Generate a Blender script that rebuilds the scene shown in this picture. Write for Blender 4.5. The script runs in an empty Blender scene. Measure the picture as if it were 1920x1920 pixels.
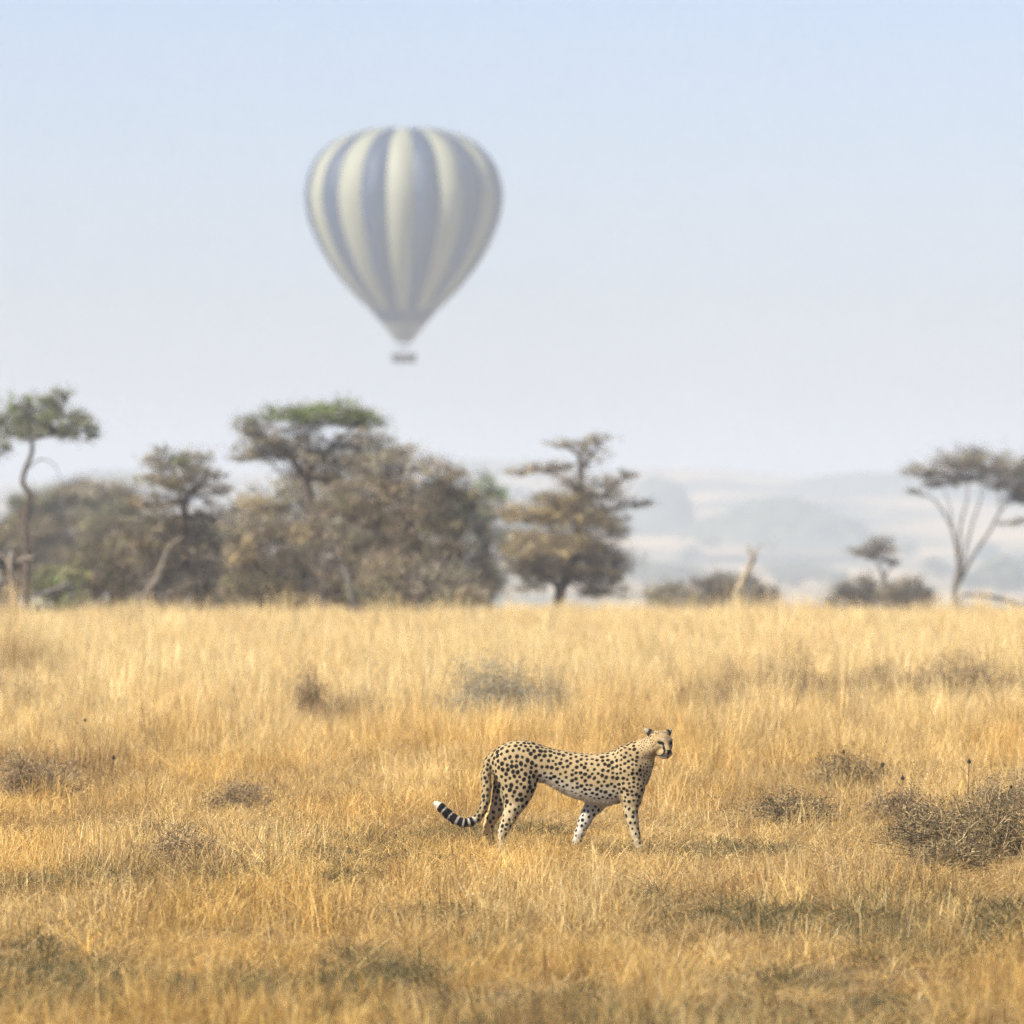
import bpy, math
import numpy as np
from mathutils import Vector, kdtree

# ------------------------------------------------------------------ camera, sky, sun, exposure
scene = bpy.context.scene
CAM_H = 2.5
F_PX = 16000.0          # focal length in pixels of a 1920 px wide frame (300 mm on 36 mm)
cam_d = bpy.data.cameras.new('camera')
cam_d.sensor_width = 36.0
cam_d.lens = 300.0
cam_d.clip_start = 1.0
cam_d.clip_end = 30000.0
cam_d.dof.use_dof = True
cam_d.dof.focus_distance = 60.0
cam_d.dof.aperture_fstop = 4.0
cam = bpy.data.objects.new('camera', cam_d)
cam.location = (0, 0, CAM_H)
cam.rotation_euler = (math.radians(90) - math.atan(19.0 / F_PX), 0, 0)
scene.collection.objects.link(cam)
scene.camera = cam

SUN_EL = math.radians(44)
SUN_DIR = Vector((-0.79, -0.61, 0)).normalized() * math.cos(SUN_EL) + Vector((0, 0, math.sin(SUN_EL)))
world = bpy.data.worlds.new('World')
scene.world = world
world.use_nodes = True
wn = world.node_tree
sky = wn.nodes.new('ShaderNodeTexSky')
sky.sky_type = 'NISHITA'
sky.sun_disc = False
sky.sun_elevation = SUN_EL
sky.sun_rotation = math.atan2(SUN_DIR.x, SUN_DIR.y)
sky.air_density = 0.7
sky.dust_density = 0.8
sky.ozone_density = 3.0
wn.nodes['Background'].inputs['Strength'].default_value = 0.080
sky_tone = wn.nodes.new('ShaderNodeMix')            # one even tone over the whole sky: dusty lavender instead of clear cyan
sky_tone.data_type = 'RGBA'; sky_tone.blend_type = 'MULTIPLY'; sky_tone.inputs[0].default_value = 1.0
sky_tone.inputs[7].default_value = (0.985, 0.87, 0.915, 1.0)
wn.links.new(sky.outputs[0], sky_tone.inputs[6])
wn.links.new(sky_tone.outputs[2], wn.nodes['Background'].inputs['Color'])

sun_d = bpy.data.lights.new('sun', 'SUN')
sun_d.energy = 4.6
sun_d.angle = math.radians(0.53)
sun_d.color = (1.0, 0.93, 0.82)
sun = bpy.data.objects.new('sun', sun_d)
sun.rotation_euler = SUN_DIR.to_track_quat('Z', 'Y').to_euler()
sun.location = (-40, -20, 60)
scene.collection.objects.link(sun)

scene.view_settings.view_transform = 'Standard'
scene.view_settings.look = 'None'
scene.view_settings.gamma = 1.0
scene.view_settings.exposure = 1.1
scene.view_settings.use_curve_mapping = False
scene.cycles.use_denoising = True
scene.cycles.denoising_prefilter = 'NONE'
scene.cycles.use_adaptive_sampling = True
scene.cycles.adaptive_threshold = 0.03
scene.cycles.use_light_tree = False
scene.cycles.max_bounces = 4
scene.cycles.diffuse_bounces = 2
scene.cycles.transmission_bounces = 2
scene.cycles.volume_bounces = 1
scene.cycles.caustics_reflective = False
scene.cycles.caustics_refractive = False

HAZE_DENSITY = 0.00039
HAZE_COLOR = (0.675, 0.75, 0.84)

rng = np.random.default_rng(7)

# ------------------------------------------------------------------ helpers
def link(o, parent=None):
    scene.collection.objects.link(o)
    if parent is not None:
        o.parent = parent
    return o

def tag(o, label=None, cat=None, group=None, kind=None):
    if label: o['label'] = label
    if cat: o['category'] = cat
    if group: o['group'] = group
    if kind: o['kind'] = kind
    return o

def empty(name, loc):
    o = bpy.data.objects.new(name, None)
    o.empty_display_size = 0.2
    o.location = loc
    return link(o)

def mesh_from(name, V, F, mat, cols=None, smooth=False, origin=(0, 0, 0)):
    """V (n,3), F list of (m,k) index arrays, cols (n,3) linear colours per vertex"""
    V = np.asarray(V, dtype=np.float32) - np.asarray(origin, dtype=np.float32)
    me = bpy.data.meshes.new(name)
    Fs = [np.asarray(f, dtype=np.int32) for f in F if len(f)]
    me.vertices.add(len(V))
    me.vertices.foreach_set('co', V.ravel())
    loops = np.concatenate([f.ravel() for f in Fs])
    sizes = np.concatenate([np.full(len(f), f.shape[1], dtype=np.int32) for f in Fs])
    starts = np.concatenate([[0], np.cumsum(sizes)[:-1]]).astype(np.int32)
    me.loops.add(len(loops))
    me.loops.foreach_set('vertex_index', loops)
    me.polygons.add(len(sizes))
    me.polygons.foreach_set('loop_start', starts)
    me.polygons.foreach_set('loop_total', sizes)
    if smooth:
        me.polygons.foreach_set('use_smooth', np.ones(len(sizes), dtype=bool))
    if cols is not None:
        a = me.attributes.new('Col', 'FLOAT_COLOR', 'POINT')
        c = np.ones((len(V), 4), dtype=np.float32)
        c[:, :3] = cols
        a.data.foreach_set('color', c.ravel())
    me.update(calc_edges=True)
    if mat is not None:
        me.materials.append(mat)
    return me

class MB:
    """collects vertices, triangles, quads and colours"""
    def __init__(self):
        self.V, self.C, self.T, self.Q, self.n = [], [], [], [], 0
    def add(self, V, C, T=None, Q=None):
        V = np.asarray(V, dtype=np.float64)
        C = np.broadcast_to(np.asarray(C, dtype=np.float64), V.shape)
        if T is not None and len(T): self.T.append(np.asarray(T) + self.n)
        if Q is not None and len(Q): self.Q.append(np.asarray(Q) + self.n)
        self.V.append(V); self.C.append(C); self.n += len(V)
    def mesh(self, name, mat, smooth=False, origin=(0, 0, 0)):
        F = []
        if self.T: F.append(np.concatenate(self.T))
        if self.Q: F.append(np.concatenate(self.Q))
        return mesh_from(name, np.concatenate(self.V), F, mat, np.concatenate(self.C), smooth, origin)
    def obj(self, name, mat, parent=None, smooth=False):
        origin = tuple(parent.location) if parent is not None else (0, 0, 0)
        return link(bpy.data.objects.new(name, self.mesh(name, mat, smooth, origin)), parent)

def tube(mb, pts, radii, col, sides=6, jitter=0.0):
    pts = np.asarray(pts, dtype=np.float64)
    n = len(pts)
    radii = np.broadcast_to(np.asarray(radii, dtype=np.float64), (n,))
    tang = np.gradient(pts, axis=0)
    tang /= np.linalg.norm(tang, axis=1)[:, None] + 1e-9
    ref = np.array([0.31, 0.93, 0.17])
    a = np.cross(tang, ref); a /= np.linalg.norm(a, axis=1)[:, None] + 1e-9
    b = np.cross(tang, a)
    ang = np.arange(sides) / sides * 2 * math.pi
    ring = (np.cos(ang)[None, :, None] * a[:, None, :] + np.sin(ang)[None, :, None] * b[:, None, :])
    rr = radii[:, None, None] * (1 + jitter * rng.normal(size=(n, sides, 1)))
    V = (pts[:, None, :] + ring * rr).reshape(-1, 3)
    i = np.arange(n - 1)[:, None] * sides
    j = np.arange(sides)[None, :]
    j2 = (j + 1) % sides
    Q = np.stack([i + j, i + j2, i + sides + j2, i + sides + j], axis=-1).reshape(-1, 4)
    T = [[(n - 1) * sides + k, (n - 1) * sides + (k + 1) % sides, (n - 1) * sides] for k in range(1, sides - 1)]
    col = np.asarray(col, dtype=np.float64)
    if col.ndim == 2:
        col = np.repeat(col, sides, axis=0)
    mb.add(V, col, T, Q)

def spline(pts, n):
    """Catmull-Rom through pts (any width), n samples"""
    P = np.asarray(pts, dtype=np.float64)
    P = np.vstack([2 * P[0] - P[1], P, 2 * P[-1] - P[-2]])
    k = len(P) - 3
    t = np.linspace(0, k - 1e-6, n)
    i = t.astype(int); f = (t - i)[:, None]
    p0, p1, p2, p3 = P[i], P[i + 1], P[i + 2], P[i + 3]
    return 0.5 * ((2 * p1) + (-p0 + p2) * f + (2 * p0 - 5 * p1 + 4 * p2 - p3) * f ** 2 + (-p0 + 3 * p1 - 3 * p2 + p3) * f ** 3)

_perm = np.random.default_rng(3).random((256, 256))
def vnoise(x, y):
    xi = np.floor(x).astype(int); yi = np.floor(y).astype(int)
    fx = x - xi; fy = y - yi
    fx = fx * fx * (3 - 2 * fx); fy = fy * fy * (3 - 2 * fy)
    g = lambda a, b: _perm[a & 255, b & 255]
    return (g(xi, yi) * (1 - fx) + g(xi + 1, yi) * fx) * (1 - fy) + (g(xi, yi + 1) * (1 - fx) + g(xi + 1, yi + 1) * fx) * fy
def fbm(x, y, o=4):
    s = 0; a = 0.5
    for k in range(o):
        s = s + a * vnoise(x * 2 ** k + 17.3 * k, y * 2 ** k + 5.1 * k); a *= 0.5
    return s / (1 - 0.5 ** o)

def sstep(a, b, x):
    t = np.clip((x - a) / (b - a), 0, 1)
    return t * t * (3 - 2 * t)

def gz(x, y):
    """height of the ground"""
    x = np.asarray(x, dtype=np.float64); y = np.asarray(y, dtype=np.float64)
    z = 0.06 * (fbm(x * 0.5, y * 0.5) - 0.5) * sstep(62, 75, y) + 0.05 * (fbm(x * 0.9 + 4, y * 0.9) - 0.5) * (1 - sstep(50, 56, y))
    z = z - 0.0128 * np.clip(y - 160, 0, 200)
    z = z - 20.0 * sstep(330, 1500, y)
    ridge = 6 + 34 * fbm(x / 210.0 + 3.0, y / 2500.0) + 12 * fbm(x / 50.0, y / 800.0)
    z = z + (ridge + 14) * sstep(2900, 5300, y) * (1 - 0.75 * sstep(5400, 6600, y))
    return z

def P(px, py, D):
    return ((px - 960.0) / F_PX * D, D, CAM_H - (py - 941.0) / F_PX * D)

# ------------------------------------------------------------------ materials
def new_mat(name):
    m = bpy.data.materials.new(name)
    m.use_nodes = True
    nt = m.node_tree
    nt.nodes.clear()
    out = nt.nodes.new('ShaderNodeOutputMaterial')
    return m, nt, out

def N(nt, kind, **kw):
    n = nt.nodes.new(kind)
    for k, v in kw.items():
        setattr(n, k, v)
    return n

def foliage_mat(name, transl=0.35, instancer=False):
    m, nt, out = new_mat(name)
    at = N(nt, 'ShaderNodeAttribute', attribute_name='Col')
    col = at.outputs['Color']
    if instancer:
        ti = N(nt, 'ShaderNodeAttribute', attribute_name='tint', attribute_type='INSTANCER')
        mx = N(nt, 'ShaderNodeMix', data_type='RGBA', blend_type='MULTIPLY')
        mx.inputs[0].default_value = 1.0
        nt.links.new(col, mx.inputs[6]); nt.links.new(ti.outputs['Color'], mx.inputs[7])
        col = mx.outputs[2]
    d = N(nt, 'ShaderNodeBsdfPrincipled')
    d.inputs['Roughness'].default_value = 0.6
    d.inputs['Specular IOR Level'].default_value = 0.25
    t = N(nt, 'ShaderNodeBsdfTranslucent')
    mix = N(nt, 'ShaderNodeMixShader')
    mix.inputs[0].default_value = transl
    nt.links.new(col, d.inputs['Base Color']); nt.links.new(col, t.inputs['Color'])
    nt.links.new(d.outputs[0], mix.inputs[1]); nt.links.new(t.outputs[0], mix.inputs[2])
    nt.links.new(mix.outputs[0], out.inputs['Surface'])
    return m

def bark_mat(name, scale=14.0):
    m, nt, out = new_mat(name)
    at = N(nt, 'ShaderNodeAttribute', attribute_name='Col')
    tc = N(nt, 'ShaderNodeTexCoord')
    mp = N(nt, 'ShaderNodeMapping'); mp.inputs['Scale'].default_value = (1, 1, 0.25)
    no = N(nt, 'ShaderNodeTexNoise'); no.inputs['Scale'].default_value = scale; no.inputs['Detail'].default_value = 6
    rp = N(nt, 'ShaderNodeMapRange'); rp.inputs[1].default_value = 0.3; rp.inputs[2].default_value = 0.7; rp.inputs[3].default_value = 0.55; rp.inputs[4].default_value = 1.3
    mx = N(nt, 'ShaderNodeMix', data_type='RGBA', blend_type='MULTIPLY'); mx.inputs[0].default_value = 1
    bp = N(nt, 'ShaderNodeBump'); bp.inputs['Strength'].default_value = 0.7; bp.inputs['Distance'].default_value = 0.02
    d = N(nt, 'ShaderNodeBsdfPrincipled'); d.inputs['Roughness'].default_value = 0.9; d.inputs['Specular IOR Level'].default_value = 0.15
    L = nt.links.new
    L(tc.outputs['Object'], mp.inputs[0]); L(mp.outputs[0], no.inputs['Vector']); L(no.outputs[0], rp.inputs[0])
    L(at.outputs['Color'], mx.inputs[6]); L(rp.outputs[0], mx.inputs[7]); L(mx.outputs[2], d.inputs['Base Color'])
    L(no.outputs[0], bp.inputs['Height']); L(bp.outputs[0], d.inputs['Normal']); L(d.outputs[0], out.inputs['Surface'])
    return m

def ground_mat():
    m, nt, out = new_mat('dry_soil_and_litter')
    L = nt.links.new
    geo = N(nt, 'ShaderNodeNewGeometry')
    n1 = N(nt, 'ShaderNodeTexNoise'); n1.inputs['Scale'].default_value = 1.3; n1.inputs['Detail'].default_value = 8
    n2 = N(nt, 'ShaderNodeTexNoise'); n2.inputs['Scale'].default_value = 30; n2.inputs['Detail'].default_value = 6
    n3 = N(nt, 'ShaderNodeTexNoise'); n3.inputs['Scale'].default_value = 0.011; n3.inputs['Detail'].default_value = 5
    for n in (n1, n2, n3): L(geo.outputs['Position'], n.inputs['Vector'])
    r1 = N(nt, 'ShaderNodeValToRGB')
    r1.color_ramp.elements[0].position = 0.32; r1.color_ramp.elements[0].color = (0.075, 0.06, 0.03, 1)
    r1.color_ramp.elements[1].position = 0.68; r1.color_ramp.elements[1].color = (0.27, 0.19, 0.095, 1)
    L(n1.outputs[0], r1.inputs[0])
    r2 = N(nt, 'ShaderNodeMapRange'); r2.inputs[1].default_value = 0.25; r2.inputs[2].default_value = 0.75; r2.inputs[3].default_value = 0.5; r2.inputs[4].default_value = 1.5
    L(n2.outputs[0], r2.inputs[0])
    mx = N(nt, 'ShaderNodeMix', data_type='RGBA', blend_type='MULTIPLY'); mx.inputs[0].default_value = 1
    L(r1.outputs[0], mx.inputs[6]); L(r2.outputs[0], mx.inputs[7])
    # far plain: straw grassland with belts of bush, seen as colour only
    sx = N(nt, 'ShaderNodeSeparateXYZ'); L(geo.outputs['Position'], sx.inputs[0])
    mr = N(nt, 'ShaderNodeMapRange'); mr.inputs[1].default_value = 380; mr.inputs[2].default_value = 700
    L(sx.outputs['Y'], mr.inputs[0])
    mp = N(nt, 'ShaderNodeMapping'); mp.inputs['Scale'].default_value = (1.0, 0.35, 1.0)
    L(geo.outputs['Position'], mp.inputs[0]); L(mp.outputs[0], n3.inputs['Vector'])
    r3 = N(nt, 'ShaderNodeValToRGB')
    e = r3.color_ramp.elements
    e[0].position = 0.40; e[0].color = (0.07, 0.085, 0.05, 1)
    e[1].position = 0.62; e[1].color = (0.50, 0.36, 0.19, 1)
    L(n3.outputs[0], r3.inputs[0])
    m2 = N(nt, 'ShaderNodeMix', data_type='RGBA')
    L(mr.outputs[0], m2.inputs[0]); L(mx.outputs[2], m2.inputs[6]); L(r3.outputs[0], m2.inputs[7])
    bp = N(nt, 'ShaderNodeBump'); bp.inputs['Strength'].default_value = 0.6; bp.inputs['Distance'].default_value = 0.03
    L(n2.outputs[0], bp.inputs['Height'])
    d = N(nt, 'ShaderNodeBsdfPrincipled'); d.inputs['Roughness'].default_value = 0.95; d.inputs['Specular IOR Level'].default_value = 0.1
    L(m2.outputs[2], d.inputs['Base Color']); L(bp.outputs[0], d.inputs['Normal']); L(d.outputs[0], out.inputs['Surface'])
    return m

M_GRASS = foliage_mat('dry_grass', 0.35, instancer=True)
M_LEAF = foliage_mat('leaves_and_twigs', 0.2)
M_BARK = bark_mat('bark')
M_GROUND = ground_mat()

# ------------------------------------------------------------------ ground
def build_ground():
    ys = np.concatenate([np.linspace(-400, 20, 12), np.arange(24, 240, 1.5), np.arange(240, 700, 12), np.arange(700, 2600, 60),
                         np.arange(2600, 6200, 40), np.linspace(6300, 12000, 20)])
    xn = np.concatenate([-np.geomspace(6000, 32, 34), np.arange(-30, 30.1, 1.5), np.geomspace(32, 6000, 34)])
    X, Y = np.meshgrid(xn, ys, indexing='ij')
    Z = gz(X, Y)
    V = np.stack([X, Y, Z], -1).reshape(-1, 3)
    nx, ny = X.shape
    i = np.arange(nx - 1)[:, None] * ny; j = np.arange(ny - 1)[None, :]
    Q = np.stack([i + j, i + ny + j, i + ny + j + 1, i + j + 1], -1).reshape(-1, 4)
    me = mesh_from('ground', V, [Q], M_GROUND, smooth=True)
    tag(link(bpy.data.objects.new('ground', me)), kind='structure')
build_ground()

# ------------------------------------------------------------------ far hills on the plain
def build_hill(px, pyb, hw_px, h_px, D, seed, dome=False):
    cx, cy, cz = P(px, pyb, D)
    hw = hw_px / F_PX * D; h = h_px / F_PX * D
    n = 60
    u = np.linspace(-1.15, 1.15, n)
    X, Y = np.meshgrid(u, u, indexing='ij')
    r = np.sqrt(X ** 2 + Y ** 2)
    shape = np.clip(1 - (r / 1.0) ** 2.6, 0, 1) ** 0.6 if dome else 1 - sstep(0.0, 1.1, r)
    Z = h * shape * (0.75 + 0.5 * fbm(X * 2.2 + seed, Y * 2.2)) + 0.10 * h * fbm(X * 9 + seed, Y * 9)
    base = gz(cx + X * hw, cy + Y * hw * 1.2)
    zz = np.maximum(base - 1.0, cz - 2 + Z - 6 * sstep(0.95, 1.15, r))
    V = np.stack([cx + X * hw, cy + Y * hw * 1.2, zz], -1).reshape(-1, 3)
    i = np.arange(n - 1)[:, None] * n; j = np.arange(n - 1)[None, :]
    Q = np.stack([i + j, i + n + j, i + n + j + 1, i + j + 1], -1).reshape(-1, 4)
    m, nt, out = new_mat('wooded_hillside')
    geo = N(nt, 'ShaderNodeNewGeometry')
    no = N(nt, 'ShaderNodeTexNoise'); no.inputs['Scale'].default_value = 0.12; no.inputs['Detail'].default_value = 5
    rp = N(nt, 'ShaderNodeValToRGB')
    rp.color_ramp.elements[0].position = 0.4; rp.color_ramp.elements[0].color = (0.03, 0.05, 0.03, 1)
    rp.color_ramp.elements[1].position = 0.65; rp.color_ramp.elements[1].color = (0.11, 0.11, 0.06, 1)
    d = N(nt, 'ShaderNodeBsdfPrincipled'); d.inputs['Roughness'].default_value = 1
    nt.links.new(geo.outputs['Position'], no.inputs['Vector']); nt.links.new(no.outputs[0], rp.inputs[0])
    nt.links.new(rp.outputs[0], d.inputs['Base Color']); nt.links.new(d.outputs[0], out.inputs['Surface'])
    me = mesh_from('hill', V, [Q], m, smooth=True)
    tag(link(bpy.data.objects.new('hill', me)), kind='structure')
build_hill(1455, 972, 165, 50, 3300, 1.0)
build_hill(1240, 972, 66, 78, 3700, 3.0, True)
build_hill(1180, 985, 80, 46, 3800, 6.0, True)
build_hill(210, 905, 150, 34, 4300, 5.0)
build_hill(1640, 918, 260, 40, 4500, 9.0)

# ------------------------------------------------------------------ haze (one closed box round everything)
def build_haze():
    x0, x1, y0, y1, z0, z1 = -6100, 6100, -450, 12100, -30, 60
    V = [(x, y, z) for x in (x0, x1) for y in (y0, y1) for z in (z0, z1)]
    Q = [(0, 1, 3, 2), (4, 6, 7, 5), (0, 4, 5, 1), (2, 3, 7, 6), (0, 2, 6, 4), (1, 5, 7, 3)]
    m, nt, out = new_mat('pale_haze')
    v = N(nt, 'ShaderNodeVolumePrincipled')
    v.inputs['Color'].default_value = (*HAZE_COLOR, 1)
    v.inputs['Density'].default_value = HAZE_DENSITY
    v.inputs['Anisotropy'].default_value = 0.0
    nt.links.new(v.outputs[0], out.inputs['Volume'])
    o = link(bpy.data.objects.new('haze', mesh_from('haze', V, [Q], m)))
    o.display_type = 'WIRE'
    tag(o, kind='stuff')
build_haze()

# ------------------------------------------------------------------ trees and shrubs
PAL = {
    'grey':   [(0.30, 0.25, 0.185), (0.39, 0.33, 0.25), (0.17, 0.14, 0.105), (0.30, 0.27, 0.16), (0.26, 0.26, 0.15)],
    'tan':    [(0.50, 0.38, 0.18), (0.42, 0.32, 0.16), (0.22, 0.17, 0.10), (0.46, 0.38, 0.18)],
    'green':  [(0.16, 0.25, 0.05), (0.22, 0.32, 0.07), (0.12, 0.17, 0.06), (0.25, 0.25, 0.13)],
    'dgreen': [(0.16, 0.20, 0.095), (0.21, 0.245, 0.13), (0.13, 0.15, 0.08), (0.27, 0.27, 0.17)],
    'lime':   [(0.26, 0.29, 0.09), (0.31, 0.33, 0.12), (0.21, 0.23, 0.08), (0.30, 0.26, 0.13)],
    'brown':  [(0.31, 0.22, 0.145), (0.40, 0.30, 0.20), (0.13, 0.095, 0.065), (0.29, 0.25, 0.12), (0.20, 0.20, 0.09)],
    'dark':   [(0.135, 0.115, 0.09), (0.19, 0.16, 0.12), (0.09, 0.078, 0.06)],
    'olive':  [(0.17, 0.18, 0.08), (0.26, 0.22, 0.12), (0.13, 0.12, 0.07), (0.32, 0.26, 0.15)],
    'silver': [(0.33, 0.31, 0.22), (0.27, 0.25, 0.18), (0.21, 0.18, 0.12), (0.38, 0.33, 0.22)],
    'scrub':  [(0.18, 0.13, 0.06), (0.30, 0.21, 0.095), (0.10, 0.08, 0.04), (0.44, 0.32, 0.15), (0.13, 0.115, 0.06), (0.05, 0.04, 0.025)],
    'dry':    [(0.28, 0.19, 0.095), (0.20, 0.14, 0.075), (0.38, 0.27, 0.14), (0.13, 0.09, 0.055), (0.24, 0.19, 0.11)],
}
BARK = (0.085, 0.066, 0.052)

def cards(mb, pts, length, width, pal, flat=0.6, outward=None):
    n = len(pts)
    d = rng.normal(size=(n, 3))
    d[:, 2] *= (1 - flat)
    if outward is not None:
        d = d * 0.7 + outward
    d /= np.linalg.norm(d, axis=1)[:, None] + 1e-9
    s = np.cross(d, rng.normal(size=(n, 3)))
    s /= np.linalg.norm(s, axis=1)[:, None] + 1e-9
    L = length * rng.uniform(0.5, 1.4, (n, 1)); W = width * rng.uniform(0.6, 1.3, (n, 1))
    bend = rng.normal(size=(n, 3)) * L * 0.12
    a = pts - d * L * 0.5 - s * W * 0.2; b = pts - d * L * 0.5 + s * W * 0.2
    c = pts + s * W * 0.5 + bend; e = pts - s * W * 0.5 + bend
    t = pts + d * L * 0.5
    V = np.stack([a, b, c, e, t], 1).reshape(-1, 3)
    pal = np.asarray(pal)
    C = pal[rng.integers(0, len(pal), n)] * rng.uniform(0.75, 1.25, (n, 1))
    C = np.repeat(C, 5, axis=0)
    k = np.arange(n)[:, None] * 5
    mb.add(V, C, T=k + np.array([[3, 2, 4]]), Q=k + np.array([[0, 1, 2, 3]]))

def fill_pad(crown, limb, c, h, pal, dens, root, leaf, barkcol=BARK):
    """c centre, h half sizes (x, y, z) in metres; sprays of twigs and small leaves in a flattened cloud"""
    c = np.asarray(c, float); h = np.asarray(h, float)
    vol = 4.19 * h[0] * h[1] * h[2]
    nsp = int(np.clip(16 * (h[0] * h[1]) / 0.3, 7, 40))
    for k in range(nsp):
        q = rng.normal(size=3); q /= np.linalg.norm(q); q *= rng.uniform(0.25, 1.05) ** 0.5
        cc = c + q * h
        # a branchlet from the limb into the spray
        mid = (np.asarray(root) * 0.45 + cc * 0.55) + rng.normal(size=3) * 0.06
        mid[2] -= 0.1 * h[2]
        tip = cc + q * h * 0.25
        tube(limb, spline([root, mid, cc, tip], 6), np.linspace(0.016, 0.004, 6) * leaf['twig'], barkcol, 3)
        n = max(8, int(dens * vol / nsp * 2600 / (leaf['len'] / 0.09) ** 2))
        sp = np.array([0.30 * h[0] + 0.05, 0.30 * h[1] + 0.05, 0.34 * h[2] + 0.03])
        pts = cc + rng.normal(size=(n, 3)) * sp * 0.47
        tone = rng.uniform(0.45, 1.4)
        cards(crown, pts, leaf['len'], leaf['wid'], np.asarray(pal) * tone, flat=leaf.get('flat', 0.45))
        m_ = max(6, n // 3)
        ow = cc - np.asarray(root) + np.array([0, 0, .25 * h[2]]); ow = ow / (np.linalg.norm(ow) + 1e-6) * 1.1
        pt2 = cc + rng.normal(size=(m_, 3)) * sp * 0.75 + ow * rng.uniform(0, .22, (m_, 1)) * min(1.0, h[0])
        cards(crown, pt2, leaf['len'] * 2.6, leaf['wid'] * .34, np.asarray(PAL['grey']) * tone * .8, flat=.2, outward=ow)

def make_tree(name, label, cat, D, trunks, pads, base=None, group=None, leaf=None, barkcol=BARK, dens=0.8, crown_name='crown', trunk_name='trunk'):
    leaf = leaf or dict(len=0.11, wid=0.035, twig=1.0)
    x0, y0, z0 = P(trunks[0][0][0], trunks[0][0][1], D)
    root = empty(name, (x0, D, float(gz(x0, D))))
    tm, cm = MB(), MB()
    nodes = []
    for tr in trunks:
        pts = [P(p[0], p[1], D) for p in tr]
        yo = 0.0
        pp = []
        for k, p in enumerate(pts):
            if tr is not trunks[0] or k > 0:
                yo += rng.normal() * 0.06
            pp.append([p[0], p[1] + yo * (0 if k == 0 else 1), p[2], tr[k][2]])
        if tr is trunks[0] or tr[0][1] > 1120:
            pp.insert(0, [pp[0][0] + 0.02, pp[0][1], float(gz(pp[0][0], D)) - 0.08, pp[0][3] * 1.25])
        s = spline(pp, 8 * len(pp))
        tube(tm, s[:, :3], np.maximum(s[:, 3], 0.006), np.asarray(barkcol) * rng.uniform(0.8, 1.25), 8, jitter=0.07)
        nodes += [q[:3] for q in s[len(s) // 4:]]
    nodes = np.array(nodes)
    if cat == 'bush':      # low skirts of twigs down to the grass
        xa = min(p[0] - .7 * p[2] for p in pads); xb = max(p[0] + .7 * p[2] for p in pads)
        kn = max(2, int((xb - xa) / 45))
        pads = list(pads) + [(xa + (xb - xa) * (q + .5) / kn, 1122 + rng.uniform(-5, 8), 34, 20, pads[q % len(pads)][4], .9) for q in range(kn)]
    for pd in pads:
        px, py, hw, hh, pal = pd[:5]
        dn = pd[5] if len(pd) > 5 else 1.0
        sc = D / F_PX
        h = np.array([hw * sc * 1.12, max(0.2, hw * sc * rng.uniform(0.7, 1.05)), hh * sc * 1.32])
        c = np.array(P(px, py, D)); c[1] += rng.normal() * 0.35 * (pd[6] if len(pd) > 6 else 1.0)
        under = c - np.array([0, 0, 0.55 * h[2]])
        dd = np.linalg.norm((nodes - under) * np.array([1, 0.6, 1.6]), axis=1) + 2.0 * np.clip(nodes[:, 2] - c[2], 0, None)
        nb = nodes[np.argmin(dd)]
        end = under * 0.75 + nb * 0.25 if np.linalg.norm(under - nb) > 0.3 else under
        L = np.linalg.norm(end - nb)
        if L > 0.12:
            mid = (nb + end) / 2 + rng.normal(size=3) * 0.08 * L + np.array([0, 0, -0.06 * L])
            s = spline([nb, mid, end], 9)
            tube(tm, s, np.linspace(0.032, 0.013, 9) * min(1.3, 0.5 + 0.5 * L) * leaf['twig'], np.asarray(barkcol) * rng.uniform(0.8, 1.3), 5)
        fill_pad(cm, tm, c, h, PAL[pal], dens * dn, end, leaf, np.asarray(barkcol) * 1.2)
    tm.obj(trunk_name, M_BARK, root, smooth=True)
    cm.obj(crown_name, M_LEAF, root)
    return tag(root, label, cat, group)

make_tree('flat_topped_tree', 'green flat-topped thorn tree on a thin bent trunk at the left edge', 'tree', 185,
    [[(50, 1128, .075), (50, 1060, .07), (48, 980, .065), (55, 930, .06), (43, 905, .058), (48, 880, .055), (60, 850, .05), (62, 826, .045), (75, 818, .04)],
     [(75, 820, .035), (105, 815, .028), (140, 818, .02), (180, 835, .008)], [(62, 826, .03), (40, 815, .022), (5, 805, .012)],
     [(50, 880, .018), (75, 862, .013), (100, 870, .01), (118, 905, .004)], [(75, 818, .03), (90, 795, .02), (115, 770, .01)]],
    [(100, 795, 62, 20, 'dgreen'), (62, 770, 48, 20, 'dgreen'), (120, 762, 34, 20, 'dgreen'), (150, 800, 32, 13, 'dgreen'), (35, 800, 38, 22, 'dgreen'),
     (40, 750, 26, 12, 'green'), (122, 735, 20, 9, 'dgreen'), (165, 815, 18, 7, 'dgreen'), (85, 745, 24, 11, 'green'), (150, 778, 24, 12, 'dgreen')])
make_tree('flat_topped_tree', 'dark green tree crown cut off by the left edge', 'tree', 178,
    [[(-28, 1128, .09), (-30, 1000, .08), (-24, 900, .07), (-18, 850, .05)]],
    [(-12, 800, 26, 30, 'dgreen', 1.5), (-2, 842, 22, 20, 'dgreen', 1.5), (-45, 790, 40, 30, 'dgreen'), (-40, 840, 30, 25, 'dgreen')])
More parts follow.
